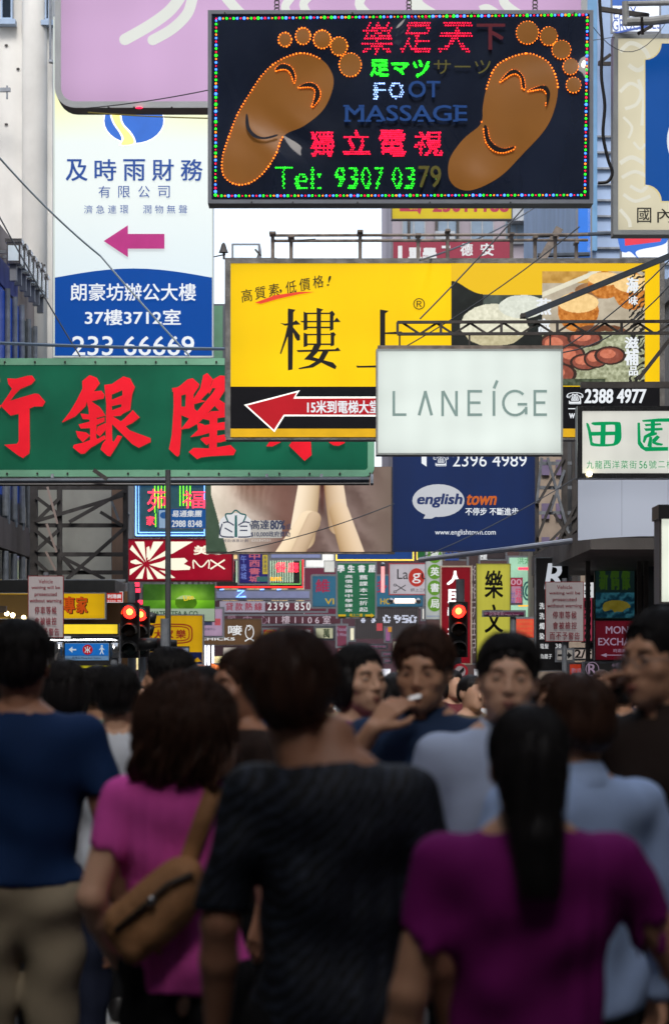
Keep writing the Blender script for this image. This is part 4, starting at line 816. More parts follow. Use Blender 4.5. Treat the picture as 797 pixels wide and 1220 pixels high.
s.area('blue_bubble', smooth([(740, 272), (738, 296), (744, 301), (750, 300), (760, 308), (758, 299), (788, 292), (795, 285), (795, 272)]), paint((30, 92, 180), .5, emit=.3)); s.area('red_bubble', [(743, 272), (744, 293), (786, 288), (792, 272)], paint((196, 36, 60), .5, emit=.3))
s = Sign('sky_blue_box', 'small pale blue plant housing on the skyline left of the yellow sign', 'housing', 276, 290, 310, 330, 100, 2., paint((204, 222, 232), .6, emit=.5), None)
s = Sign('dull_green_panel', 'dull green panel filling the gap beside the tall white sign', 'panel', 246, 362, 268, 430, 50, .1, mat('dull_green_panel', (112, 160, 128), rough=.5, emit=.2, dirt=.2), None)  # plain green panel with a faint glow of its own added
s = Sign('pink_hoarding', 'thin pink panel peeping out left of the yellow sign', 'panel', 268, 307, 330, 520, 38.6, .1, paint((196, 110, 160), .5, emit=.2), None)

# ---------------------------------------------------------------- lower street signs
s = Sign('neon_shop_sign', 'blue bordered neon sign with red characters and green tubes', 'neon sign', 160, 572, 247, 640, 60, .3, mat('teal_backboard', (34, 72, 84), rough=.4, emit=.22, var=.2), DARKSTEEL, 1.2)
NB = mat('blue_neon', (120, 170, 255), emit=2.4); NR = mat('red_neon', (255, 44, 70), emit=2.6); NG = mat('green_neon', (120, 240, 30), emit=1.6)
for k, e in enumerate((0, 3.4)): s.neon('border_tube', [(162.5+e, 638-e), (244, 638-e), (244, 574.5+e), (162.5+e, 574.5+e)], NB, .9-.3*k, True)
for x in (185, 189, 193, 197): s.neon('green_tube', [(x, 579), (x, 611)], NG, .55)
for x in (215, 219, 223, 227): s.neon('green_tube', [(x, 579), (x, 603)], NG, .55)
s.neon('green_tube', [(186, 612), (186, 628)], NG, .6)
def neon_char(s, ch, x0, y0, x1, y1, m, bold=.0):      # bent tube lettering, raised
    co, fs = glyphs(ch); X, P = s.fit(co, x0, y0, x1, y1); mb = MB()
    mb.add([((X[i]-CX)*s.Y/F, s.Y-.09, EYE+(HZ-P[i])*s.Y/F) for i in range(len(co))], fs); return mb.build('character', m, s.t)
neon_char(s, '苑', 176, 583, 200, 610, NR); neon_char(s, '福', 218, 585, 245, 606, NR); neon_char(s, '家', 175, 615, 185, 626, NR)
s = Sign('property_sign', 'small blue sign with white eight digit number in front of the neon', 'shop sign', 188.5, 605.5, 246, 630, 55, .1, paint((28, 84, 148), .4, emit=.4), STEEL, .6)
s.rect('logo_panel', 190, 608, 202, 629, paint((150, 178, 205), .4, emit=.4)); s.oval('logo_mark', 196, 614, 5, 4, paint((40, 90, 150), .4, emit=.4)); s.text('易通集團', 205, 608, 240, 616, BW, bold=.02, shear=.1); s.text('2988 8348', 205, 620, 241, 628, BW, bold=.02)
s = Sign('red_cafe_sign', 'deep red lightbox sign with a cream burst of petals', 'lightbox sign', 152, 642, 278, 693, 56, .3, glow((176, 14, 44), .62), paint((110, 12, 34), .4), 1.8)
c7 = crop(140, 560, 797/160); CRM = glow((246, 240, 216), 1.1)
s.many('petal', [c7(p) for p in ([(172, 545), (105, 425), (160, 425)], [(178, 535), (215, 425), (275, 425), (195, 530)], [(165, 550), (75, 470), (90, 445)], [(185, 545), (300, 470), (300, 425), (450, 425), (330, 495)], [(155, 560), (75, 590), (75, 625)], [(80, 540), (110, 530), (150, 555), (110, 560), (80, 550)], [(175, 520), (175, 460), (190, 452), (196, 480), (185, 520)],
   [(190, 562), (260, 545), (300, 525), (400, 522), (418, 540), (395, 558), (435, 575), (430, 592), (340, 595), (250, 580)], [(165, 572), (150, 645), (110, 645)], [(175, 575), (215, 648), (180, 648)], [(190, 570), (300, 645), (240, 645)], [(250, 595), (290, 600), (345, 640), (325, 642)])], CRM)
s.text('美心', 231, 650, 269, 661, CRM, bold=.03); s.many('letter', [ribbon([(231, 677.5), (231, 667.5), (240, 675.5), (249, 667.5), (249, 677.5)], 1.5), ribbon([(251, 667), (268, 678)], 1.7), ribbon([(268, 667), (251, 678)], 1.7)], CRM)
s = Sign('green_advert', 'green drink advert with a lime and white lower strip', 'billboard', 171, 696, 256, 741, 58, .2, None, None, 0, cab=DARKSTEEL)
def lime(x, y):
    n = nz2(x, y, 2, .12); o = np.zeros(x.shape+(3,)); o[:] = (46, 92, 22); g = np.exp(-((x-225)/26)**2-((y-712)/13)**2); o += g[..., None]*np.array((110, 130, 40)); o += 20*n[..., None]
    o = np.where((y > 715)[..., None] & (y < 725)[..., None], o+np.array((30, 50, 0)), o)
    q = ((x-222)/13)**2+((y-718)/9)**2; o = np.where((q < 1)[..., None], np.array((88, 140, 20))+30*n[..., None], o); o = np.where((q < 1)[..., None] & (y < 714)[..., None], np.array((200, 226, 150)), o)
    o = np.where((y > 725)[..., None], np.array((176, 196, 170)), o); return o
s.picture('print', 171, 696, 256, 740, lime, emit=.5, nx=120); s.text('Lite', 219, 709, 231, 715, paint((226, 200, 40), .5, emit=.4), bold=.03, rot=-12); s.text('WATER TEA & CO', 178, 728, 236, 734, paint((60, 96, 60), .5), bold=.02)
s = Sign('yellow_cafe_sign', 'yellow restaurant sign with a red double oval and navy lower band', 'lightbox sign', 170, 732, 243, 792, 54, .3, glow((224, 172, 16), .6), ALU, 1.4)
def ringpx(cx, cy, rx, ry, wd, n=40, p=4.):
    P = [(cx+rx*math.copysign(abs(math.cos(t))**(2/p), math.cos(t)), cy+ry*math.copysign(abs(math.sin(t))**(2/p), math.sin(t))) for t in [2*math.pi*k/n for k in range(n)]]
    return [[P[k], P[(k+1) % n], tuple(c_+(P[(k+1) % n][i]-c_)*(1-wd/(rx if i == 0 else ry)) for i, c_ in enumerate((cx, cy))), tuple(c_+(P[k][i]-c_)*(1-wd/(rx if i == 0 else ry)) for i, c_ in enumerate((cx, cy)))] for k in range(n)]
RB = paint((150, 34, 28), .5, emit=.35)
for r_ in ((27, 12, 1.5), (23.5, 9.2, 1.2)): s.many('oval_ring', ringpx(203, 755, *r_), RB, kind='stuff')
s.text('大', 184, 750, 194, 761, RB, bold=.03); s.text('家', 196, 750, 207, 761, RB, bold=.03); s.text('樂', 210, 750, 222, 761, RB, bold=.02); s.rect('navy_band', 171, 777, 241, 791, paint((24, 36, 90), .4, emit=.2)); s.area('yellow_bird', [(228, 790), (236, 783), (232, 786), (240, 788)], glow((224, 172, 16), .6))
s = Sign('repair_sign', 'bright yellow sign with bold orange brown characters at lower left', 'lightbox sign', -10, 706, 126.5, 738, 44, .2, glow((238, 186, 8), .62), ALU, 1.2)
for i, ch in enumerate('相機專家'): s.text(ch, 62+(i-1)*15+0.0, 711, 76+(i-1)*15, 732, paint((60, 24, 10), .5), bold=.035, name='character_shadow')
for i, ch in enumerate('相機專家'): s.text(ch, 61+(i-1)*15+0.0, 710.4, 75+(i-1)*15, 731, glow((216, 84, 14), .6), bold=.025, name='character')
s.rect('dull_stretch', -8, 708, 46, 736, paint((112, 86, 40), .5, emit=.12))
s = Sign('red_small_sign', 'tiny red sign with white characters beside the yellow repair sign', 'shop sign', 126.8, 705, 147, 718, 46, .1, paint((214, 50, 40), .4, emit=.5), BW, .5)
s.text('利港廣', 128.5, 708, 145, 713, BW, bold=.03); s.text('2332 90', 128.5, 715, 145, 717, BW, bold=.03)
s = Sign('yellow_strip', 'long plain glowing yellow strip lightbox above the blue station sign', 'lightbox sign', 50, 742.5, 142, 756.5, 43, .2, glow((248, 214, 50), .9), BLACKP, 1.4)
s = Sign('yellow_strip', 'faint thin yellow strip light just over the heads on the left', 'lightbox sign', 56, 792, 142, 797, 43, .2, glow((190, 180, 30), .6), BLACKP, 1.)
s = Sign('dark_fascia', 'dark shop fascia between the yellow strip and the blue station sign', 'fascia', 40, 757.2, 144, 800, 43.4, .2, paint((30, 28, 28), .5), None); s.rect('white_notice', 77, 758, 85, 761, BW)
# station direction sign on a bracket with shiny tube
s = Sign('station_sign', 'blue station direction sign with white arrow, red roundel and walking figure', 'direction sign', 78, 766, 130, 787, 28, .06, None, None, 0, cab=mat('pale_blue_plate', (120, 160, 200), rough=.4))
s.rect('blue_face', 78, 767, 129.5, 781, paint((14, 98, 178), .35, emit=.45)); s.rect('caption_strip', 78, 781.4, 129.5, 786.6, paint((100, 140, 180), .4, emit=.2)); s.text('旺角站 Mong Kok Station', 87, 782.4, 121, 785.8, paint((30, 40, 60), .5)); WS = glow((214, 228, 238), .6)
s.area('arrow', [(82.5, 774), (87, 770.4), (87, 773.2), (91.5, 773.2), (91.5, 774.9), (87, 774.9), (87, 777.7)], WS)
s.oval('roundel', 105, 774, 6, 6, glow((200, 24, 40), .55)); s.many('roundel_mark', [ribbon([(105, 770), (105, 778)], 1.), ribbon([(102, 771), (103.4, 773.8), (106.6, 773.8), (108, 771)], .9), ribbon([(102, 777.5), (103.4, 775), (106.6, 775), (108, 777.5)], .9)], WS)
s.oval('figure_head', 122, 769.6, 1.2, 1.2, WS); s.many('figure', [ribbon([(122, 771), (122, 775)], 2.4), ribbon([(122, 775), (120, 779.6)], 1.1), ribbon([(122, 775), (124, 779.6)], 1.1), ribbon([(121.6, 771.5), (119, 774.4)], .8), ribbon([(122.4, 771.5), (125, 774.4)], .8)], WS)
t = thing('sign_bracket', W(104, 765, 28.1), 'polished steel tube bracket framing the blue station direction sign', 'bracket')
MB().tube([W(x, y, 28.1) for x, y in smooth([(60, 763), (72, 763.4), (110, 762.6), (136, 763), (140, 767), (140, 775)], False)], .02, 8).build('top_tube', CHROME, t); MB().tube([W(71, 765, 28.1), W(71, 787, 28.1)], .055, 14).build('left_drum', CHROME, t, smooth=True); MB().tube([W(136, 766, 28.1), W(136, 784, 28.1)], .06, 14).build('right_drum', CHROME, t, smooth=True); MB().tube([W(136, 784, 28.1), W(136, 1010, 28.1)], .04, 12).build('post', STEEL, t)
# warning signs
def warning(x0, y0, x1, y1, Y, label):
    s = Sign('warning_sign', label, 'traffic sign', x0, y0, x1, y1, Y, .012, paint((186, 178, 180), .45, emit=.10, dirt=.1), paint((150, 40, 44), .45), .9, group=None, fd=.016)
    w_ = x1-x0; h = y1-y0; RD = paint((140, 50, 62), .5)
    for i, (tx, a, b_) in enumerate((('Vehicle', .30, .70), ('waiting will be', .10, .90), ('prosecuted', .19, .81), ('without warning', .05, .95))):
        s.text(tx, x0+w_*a, y0+h*(.06+i*.103), x0+w_*b_, y0+h*(.125+i*.103)+(1 if i in (2, 3) else 0), RD, bold=.012)
    for i, tx in enumerate(('停車等候', '會被檢控', '而不予警告')):
        a = .18 if i < 2 else .10
        for k, ch in enumerate(tx): cw = w_*(1-2*a)/len(tx); s.text(ch, x0+w_*a+cw*k+.5, y0+h*(.495+i*.175), x0+w_*a+cw*(k+1)-.5, y0+h*(.615+i*.175), RD, bold=.012)
    MB().tube([W((x0+x1)/2, y0-4, Y+.05), W((x0+x1)/2, y1+330*16/Y, Y+.05)], .03, 10).build('post', STEEL, s.t)
    return s
warning(34, 686, 76.5, 760, 26, 'red edged white no waiting notice on a post at the left'); warning(649, 693, 695, 764.5, 27, 'red edged white no waiting notice on a post at the right')
# traffic lights
def traffic_light(cx, ytop, Y, label, lamp=True, yaw=0, sc=1.):
    c = W(cx, ytop, Y); t = thing('traffic_light', Vector((c.x, Y, 0)), label, 'traffic light'); k = Y/F*sc
    bx = lambda x0, y0, x1, y1, d0, d1: (Vector((c.x+x0*k, Y+d0, c.z-y1*k)), Vector((c.x+x1*k, Y+d1, c.z-y0*k)))
    MB().box(*bx(-11, 0, 11, 66, 0, .16)).build('housing', mat('black_housing', (24, 24, 26), rough=.45), t)
    MB().tube([(c.x, Y+.25, 0), (c.x, Y+.25, c.z+(.26 if sc == 1 and cx < 300 else .0))], .05, 12).build('post', STEEL, t)
    MB().box((c.x-.05, Y+.161, c.z-.3), (c.x+.05, Y+.21, c.z-.22)).build('mounting', BLACKP, t)
    for i, (m_, nm) in enumerate(((mat('red_signal', (255, 26, 18), emit=11., var=.3, scale=60), 'red_lamp'), (mat('amber_signal_off', (60, 34, 10), rough=.2), 'amber_lamp'), (mat('green_signal_off', (12, 40, 34), rough=.2), 'green_lamp'))):
        z = c.z-(11+22*i)*k; r = 8.3*k
        MB().ball((c.x, Y-.005, z), (r, .03, r), 16, 9).build(nm, m_, t, smooth=True)
        if i == 0: MB().ball((c.x, Y-.018, z), (r*.5, .03, r*.5), 12, 7).build('lamp_core', mat('signal_core', (255, 170, 60), emit=8.), t, smooth=True)
        m = MB(); n = 12; b = 0
        for j in range(n+1):
            a = math.pi*(-.08+1.16*j/n); ca, sa = math.cos(a), math.sin(a); R_ = 9.6*k
            m.v += [(c.x+R_*ca, Y, z+R_*sa), (c.x+R_*.93*ca, Y-.24, z+R_*.93*sa-.02), (c.x+R_*.95*ca, Y, z+R_*.95*sa), (c.x+R_*.87*ca, Y-.24, z+R_*.87*sa-.02)]
        for j in range(n): q = 4*j; m.f += [(q, q+1, q+5, q+4), (q+2, q+6, q+7, q+3), (q+1, q+3, q+7, q+5)]
        m.build('visor', mat('black_housing', (24, 24, 26)), t)
    return t
traffic_light(155, 718, 31, 'traffic light showing red beside the yellow restaurant sign', sc=1.0)
t2 = traffic_light(168, 722, 33, 'rear traffic light showing red, half hidden by the nearer one on the left', sc=.92)
traffic_light(546, 717, 30, 'traffic light showing red in front of the red upright sign', sc=1.0)
MB().tube([W(548, 717, 30.1), W(548, 690, 30.1)], .055, 12).build('post_cap', STEEL, bpy.data.objects['traffic_light.002'])
t = thing('traffic_light', Vector((W(172, 0, 34.5).x, 34.5, 0)), 'sideways traffic light with long dark hoods pointing right, left of centre', 'traffic light'); k = 32/F
k = 34.5/F; a = W(165, 800, 34.5); b_ = W(176, 728, 34.7); MB().box(a, b_).build('housing', mat('black_housing', (24, 24, 26)), t); MB().tube([(W(170, 0, 34.8).x, 34.8, 0), W(170, 790, 34.8)], .05, 10).build('post', STEEL, t)
for y_, x1_ in ((735, 186), (750, 183), (769, 188)): MB().tube([W(176, y_, 34.6), W(x1_, y_+2, 34.6)], [7*k, 6*k], 14).build('hood', mat('black_housing', (24, 24, 26)), t, smooth=True)
t = thing('traffic_light', Vector((W(196, 0, 31).x, 31, 0)), 'low dark traffic light hood just above the heads by the parking plate', 'traffic light')
for x0_, x1_, r0_, r1_ in ((166, 190, 8, 6), (188, 211, 8, 5.5)): MB().tube([W(x0_, 768, 30.9), W(x1_, 766 if x0_ < 180 else 768, 30.9)], [r0_*31/F, r1_*31/F], 14).build('hood', mat('black_housing', (24, 24, 26)), t, smooth=True)
MB().tube([(W(189, 0, 31).x, 31, 0), W(189, 772, 31)], .05, 10).build('post', STEEL, t)
# lamp post and parking plate
t = thing('lamp_post', W(200.5, 790, 26), 'slim grey steel post rising past the neon and red cafe signs', 'lamp post')
MB().tube([(W(200.5, 0, 26).x, 26, 0), W(200.5, 560, 26)], [.035, .03], 12).build('pole', mat('grey_post', (92, 94, 98), rough=.5, metal=.3), t); MB().tube([W(197, 770, 25.9), W(197, 737, 25.9)], .05, 12).build('collar', STEEL, t)
s = Sign('parking_plate', 'small pale plate with a purple disc below the yellow restaurant sign', 'traffic sign', 203, 770, 226, 793, 24, .02, paint((150, 160, 180), .4, emit=.15), BLACKP, .8); s.oval('disc', 214.5, 776, 5, 5, paint((110, 60, 130), .4, emit=.3))
# left column neon
s = Sign('upright_neon', 'narrow upright neon with white and red blocks behind the left traffic light', 'neon sign', 153, 693, 169, 725, 50, .2, paint((30, 24, 40), .4), None)
WN = mat('white_neon', (235, 240, 255), emit=2.2)
for x, y, m_ in ((155, 696, WN), (161, 694, NR), (155, 702, WN), (162, 701, NR), (155, 708, WN), (156, 716, NR), (165, 715, NR)): s.rect('neon_block', x, y, x+5.5, y+5, m_)
s = Sign('violet_sign', 'violet lit panel above the neon sign under the green frame', 'lightbox sign', 232.5, 566, 246, 590, 62, .1, glow((92, 50, 160), .5), None)
s = Sign('magenta_sign', 'magenta and blue glowing panel behind the scaffold edge', 'lightbox sign', 134, 654, 149, 682, 56, .1, mat('magenta_glow', (150, 60, 150), emit=.5, var=.5, scale=1), None)
s = Sign('pink_notice', 'pale pink notice board beneath the green advert', 'notice', 241, 723, 267.5, 760, 62, .1, glow((190, 160, 190), .5), None); s.rect('blue_tab', 244, 739, 253, 745, NV); s.rect('red_tab', 256, 737, 263, 745, paint((170, 70, 80), .5, emit=.3)); s.text('商業中心', 244, 748, 257, 751, NV)
s = Sign('chick_sign', 'brown lit sign with a white outlined chick and Chinese character', 'lightbox sign', 240, 737, 312, 769, 68, .2, glow((112, 82, 54), .42), DARKSTEEL, .8)
s.text('嘜', 272, 745, 289, 757, BW, bold=.02); s.text('CHICKS', 238, 759.5, 280, 763, BW, bold=.05)
s.many('chick_outline', ringpx(297.5, 753, 5.4, 8.5, 1.1, 20, 2.)+[ribbon([(294, 745), (299, 748), (296, 751)], .9), ribbon([(292, 764), (298, 761), (303, 764)], 1.4)], BW, kind='stuff')
s = Sign('chinese_sign', 'small dark red square sign with yellow characters in the middle distance', 'shop sign', 312, 748, 332, 773, 80, .2, paint((150, 30, 36), .5, emit=.4), None); YL = glow((220, 180, 30), .6)
s.many('ring', ringpx(322, 758, 8, 7.5, .8, 20, 2.), YL, kind='stuff'); s.text('燒味', 316, 753, 328, 763, YL, bold=.02); s.text('燒臘飯', 314, 767, 330, 771, YL, bold=.02)
s = Sign('blue_violet_sign', 'upright violet sign with pink characters and a yellow tab', 'shop sign', 283, 657, 321.5, 697, 75, .25, glow((44, 36, 120), .5), None)
s.vtext('中西書城', 297, 658, 310, 694, glow((214, 110, 130), .6), bold=.03); s.vtext('午夜城', 287, 661, 294, 691, glow((120, 140, 220), .6), bold=.01); s.rect('yellow_tab', 313, 661, 319, 684, glow((214, 190, 60), .6)); s.vtext('香港書城', 314, 662, 318, 682, NV); s.rect('green_tab', 306, 687, 319, 693, paint((40, 90, 90), .5, emit=.3))
s = Sign('restaurant_neon', 'striped restaurant neon sign edged in red with two red characters', 'neon sign', 256, 666, 362, 701, 85, .3, mat('restaurant_back', (16, 20, 18), rough=.5), None)
for i in range(24): s.rect('stripe', 322+(i-14)*2.9, 668, 323.5+(i-14)*2.9, 694, mat('striplight', (176, 205, 176), emit=.5))
s.neon('red_border', [(256, 699.5), (361, 699.5), (361, 667)], mat('deep_red_neon', (255, 40, 36), emit=1.3), .9); s.neon('green_border', [(322, 696), (358, 696), (358, 668)], mat('pale_green_neon', (110, 190, 100), emit=.7), .7)
neon_char(s, '餐', 328, 670, 341, 682, NR); neon_char(s, '廳', 343, 670, 356, 682, NR); s.text('ant', 322, 687, 336, 692, mat('amber_neon', (255, 170, 20), emit=1.1), bold=.03); s.neon('red_stroke', [(278, 668), (278, 683)], NR, .8)
s = Sign('white_canopy', 'long white canopy strip with a blue neon letter Z', 'shop sign', 256, 702, 371, 715, 87, .3, paint((120, 126, 160), .5, emit=.3), None); s.neon('neon_letter', [(283, 704), (291, 703.5), (282, 711.5), (293, 711)], NB, .9); 
for x in (262, 310, 330): s.neon('blue_dash', [(x, 702.6), (x+5, 702.2)], NB, .6)
s = Sign('white_canopy', 'pale lilac upper fascia under the hands billboard', 'shop sign', 321, 657.5, 384, 667, 90, .3, paint((120, 128, 166), .5, emit=.3), None)
s = Sign('white_lit_sign', 'bright white lit window patch left of the hanging green banner', 'lit window', 362, 657, 400, 678, 99, .2, glow((240, 240, 236), .9), None)
s = Sign('loan_sign', 'maroon loan hotline sign with white phone digits', 'shop sign', 262, 716, 391, 730, 89, .25, paint((90, 34, 50), .5, emit=.25), None)
s.rect('pale_left_field', 262, 716.5, 316, 729.5, paint((150, 144, 160), .5, emit=.3))
for i, ch in enumerate('貸款熱線'): s.text(ch, 269+i*11.5, 718, 278+i*11.5, 727.5, MR, bold=.01)
s.text('2399 850', 319, 717.5, 370, 727, BW, bold=.01, spacing=1.3)
s = Sign('floor_sign', 'long maroon sign with faint floor and room number', 'shop sign', 258, 731.5, 408, 745.5, 91, .25, paint((74, 34, 46), .5, emit=.2), None)
for i, ch in enumerate('麗中心'): s.text(ch, 271+i*19, 733.5, 281+i*19, 743, paint((150, 120, 136), .5, emit=.3))
s.text('11樓1106室', 320, 733.5, 394, 743.5, paint((190, 176, 186), .5, emit=.35), spacing=1.6)
s = Sign('harbour_sign', 'sky blue sign with red character and yellow letters behind the green banner', 'shop sign', 370, 684, 506, 725, 82, .25, glow((62, 126, 160), .42), None, round_=3)
s.text('維', 376, 690, 393, 706, glow((190, 50, 90), .5), bold=.02); s.text('多', 449, 690, 461, 706, glow((190, 50, 90), .5), bold=.02); s.text('VI', 387, 713, 398, 720, YL, bold=.02); s.text('HO', 453, 713, 466, 720, YL, bold=.02)
s = Sign('pink_bulletin', 'maroon wall sign with white edge lines beside the sky blue sign', 'shop sign', 362, 676, 420, 735, 94, .2, paint((96, 32, 54), .5, emit=.25), BW, .5)
s = Sign('green_banner', 'dark green hanging banner of a student bookshop with white characters', 'banner', 400, 669, 449, 737, 60, .04, mat('green_banner_cloth', (10, 92, 60), rough=.7, emit=.22, var=.15), None)
for i, ch in enumerate('學生書屋'): s.text(ch, 402+i*12.2, 673, 410.5+i*12.2, 682, BW, bold=.03)
s.vtext('高價收購中學課本', 411, 684, 420, 730, BW, gap=.3, bold=.01); s.vtext('舊課本二折起', 428, 684, 438, 730, BW, gap=.3, bold=.01); s.text('地上二樓', 416, 731, 432, 735, YL, bold=.02); s.area('arrow', [(435, 732), (442, 732), (442, 730.6), (446, 733.4), (442, 736), (442, 734.6), (435, 734.6)], YL); s.rect('underscore', 403, 732, 412, 734.5, YL)
s = Sign('blue_top_sign', 'wide blue lightbox with yellow lit border under the billboards', 'lightbox sign', 400, 650, 493, 668, 72, .25, glow((32, 76, 150), .5), mat('yellow_lit_border', (250, 214, 80), emit=.9), 1.6)
s = Sign('green_top_sign', 'small green lightbox with yellow border next to the white green upright sign', 'lightbox sign', 496, 650, 530, 667, 72, .25, glow((40, 110, 60), .5), mat('yellow_lit_border', (250, 214, 80)), 1.2)
s = Sign('scissors_sign', 'white salon sign with red disc and scissors drawing', 'shop sign', 463, 671, 511, 709, 64, .2, glow((196, 190, 198), .6), paint((150, 60, 66), .4, emit=.2), 1.2)
s.text('La', 473, 678, 486, 690, BLACKP); s.oval('red_disc', 496, 688, 9.5, 11, glow((200, 56, 44), .6)); s.text('g', 491, 683, 501, 695, BW); s.text('u', 502, 683, 509, 690, BLACKP); s.text('銅上二樓', 489, 701, 509, 705, BLACKP)
s.many('scissors', [ribbon([(472, 704), (483, 697)], .9), ribbon([(472, 697), (483, 704)], .9)]+ringpx(470.5, 705, 2, 1.6, .7, 10, 2.)+ringpx(470.5, 697, 2, 1.6, .7, 10, 2.), BLACKP, kind='stuff')
t = thing('strip_lamp', W(456, 690, 62), 'pink upright strip lamp between green banner and salon sign', 'lamp'); MB().tube([W(456, 706, 62), W(456, 674, 62)], .05, 10).build('tube', mat('pink_lamp', (230, 150, 150), emit=.9), t); MB().ball(W(456, 673, 62), .07, 8, 5).build('end_cap', CHROME, t)
t = thing('strip_lamp', W(483, 716, 60), 'glowing pinkish horizontal tube lamp below the salon sign', 'lamp'); MB().tube([W(470, 716, 60), W(494, 716, 60)], .065, 10).build('tube', mat('peach_lamp', (255, 226, 210), emit=1.5), t)
for x in (466, 498): MB().ball(W(x, 716, 60), .08, 8, 5).build('end_cap', CHROME, t)
s = Sign('dot_board', 'dark dot matrix board spelling pale digits', 'display board', 423, 723, 499, 761, 76, .3, paint((62, 58, 62), .6, emit=.12), DARKSTEEL, 1)
WD = mat('pale_dots', (190, 196, 214), emit=.6)
for a, x in (('1', 430), ('1', 442), ('0', 456), ('9', 469), ('5', 478), ('0', 487)): s.led_text(a, x, 733, x+(9 if a != '1' else 5), 743, WD, 1.9, 1., bold=.02)
m = [[(425+i*2.6, 760), (425.9+i*2.6, 760), (425.9+i*2.6, 724), (425+i*2.6, 724)] for i in range(28)]; s.many('grille_bar', m, paint((44, 42, 46), .6), kind='stuff')
s = Sign('press_upright', 'white upright sign with a column of green discs and white characters', 'shop sign', 506.5, 650, 527, 738, 56, .15, glow((196, 202, 200), .52), STEEL, .6)
for i, ch in enumerate('華英書局'): s.oval('green_disc', 517.5, 662+i*19.2, 8.4, 9, glow((110, 166, 50), .55)); s.text(ch, 512.5, 656.5+i*19.2, 523, 667+i*19.2, BW, bold=.02)
s.text('Designed by Hong', 508, 733, 524, 735.5, LB)
s = Sign('red_upright', 'deep red upright sign with white characters behind the right traffic light', 'shop sign', 524, 674, 562, 792, 52, .25, glow((150, 12, 32), .5), mat('cream_trim', (186, 170, 150), rough=.5), 1.8)
s.text('人', 532, 680, 552, 697, mat('bright_white', (250, 250, 250), emit=1.1), bold=.03); s.text('民', 533, 702, 553, 719, mat('bright_white', (250, 250, 250)), bold=.035); s.text('幣', 533, 723, 553, 741, mat('bright_white', (250, 250, 250)), bold=.02); s.text('找', 533, 745, 553, 762, mat('bright_white', (250, 250, 250)), bold=.02)
s = Sign('brown_upright', 'dark upright sign with faint grey characters between red and yellow uprights', 'shop sign', 556, 656, 572, 792, 58, .2, paint((62, 46, 46), .5, emit=.15), None); s.vtext('相相玩生活', 560, 672, 569, 780, paint((150, 140, 140), .5, emit=.25))
s = Sign('white_black_sign', 'dark board with white ornamental lettering at the top of the far signs', 'shop sign', 528, 655, 604, 668, 66, .2, paint((52, 44, 48), .5, emit=.1), None); s.text('彩種', 560, 657, 580, 667, BW, bold=.02); s.text('誠品', 530, 657, 546, 668, LB, bold=.02)
s = Sign('yellow_upright', 'pale yellow upright sign with two black brush characters', 'shop sign', 567, 671.5, 608, 790, 50, .2, glow((212, 206, 80), .6), mat('olive_trim', (150, 146, 70), rough=.5), .9)
KX = [[(586.5, 680), (589, 680.5), (588.6, 702), (588, 712), (586.6, 712)], [(577, 700.5), (598, 699.3), (599, 700.5), (577, 702)], [(587, 702), (586, 705), (579, 710), (577, 710.6), (583, 705)], [(589, 702), (594, 707), (599, 709.5), (598, 711.5), (592, 708)], [(583, 684), (592.5, 683.4), (592.5, 697), (583, 697)]]
s.text('樂', 577, 679.5, 599, 713, BLACKP, bold=.012); s.text('文', 577, 720, 599, 754, BLACKP, bold=.012)
s = Sign('street_name_sign', 'purple street direction plate with arrow in front of the yellow upright', 'direction sign', 574, 727, 626, 735, 24, .02, paint((92, 28, 66), .4, emit=.12), None)
s.text('← 亞皆老街', 577, 728.5, 600, 733.5, paint((190, 160, 180), .5)); s.text('Argyle Street', 601, 731, 618, 734, paint((190, 160, 180), .5)); MB().tube([W(611, 727, 24.05), W(611, 800+235, 24.05)], .03, 10).build('post', STEEL, s.t)
s = Sign('at_shop_sign', 'pale green lit shop front with a large at sign', 'shop sign', 604, 662, 637, 745, 63, .2, mat('green_lit_board', (150, 196, 168), emit=.5, var=.25, scale=1.2), None)
s.text('@', 622, 692, 636, 716, paint((20, 90, 90), .5, emit=.2), bold=.01); s.rect('red_stroke', 617, 676, 633, 679, NR); s.text('洪太', 616, 664, 632, 672, paint((60, 150, 80), .5, emit=.3)); s.rect('orange_line', 617, 721, 635, 722.5, mat('amber_neon', (255, 170, 20)))
s = Sign('district_sign', 'pink and maroon upright sign with round zeros', 'shop sign', 606.5, 688, 622.5, 721, 56, .1, glow((206, 150, 176), .5), None); s.rect('maroon_top', 607, 688.6, 622, 698.5, MR); s.text('00', 608, 690, 621, 697, glow((226, 170, 190), .6), bold=.02); s.vtext('旺角', 614, 701, 621, 719, paint((200, 40, 80), .5, emit=.3)); s.vtext('分店', 608, 704, 613, 719, LB)
s = Sign('orange_shop', 'glowing orange red shop fascia right of the yellow upright', 'shop sign', 612, 735, 638, 762, 60, .2, mat('orange_lit', (190, 60, 36), emit=.5, var=.4, scale=2), None)
for i in range(4): s.text('手機配件精品'[:5], 614, 739+i*5.5, 634, 742.5+i*5.5, glow((240, 130, 80), .6))
s = Sign('salon_sign', 'tall black salon sign with a large white letter and vertical characters', 'shop sign', 637, 664, 677, 800, 40, .2, paint((20, 20, 24), .4), STEEL, 1.1)
s.text('R', 648, 671, 671, 702, glow((214, 220, 230), .7), bold=.02, shear=.15); s.vtext('洗洗燭染', 642, 716, 648, 764, BW, gap=.35, bold=.01); s.text('電髮', 643, 767, 653, 773, BW); s.text('380', 661, 767, 672, 772, BW); s.text('負離子', 643, 779, 657, 785, BW)
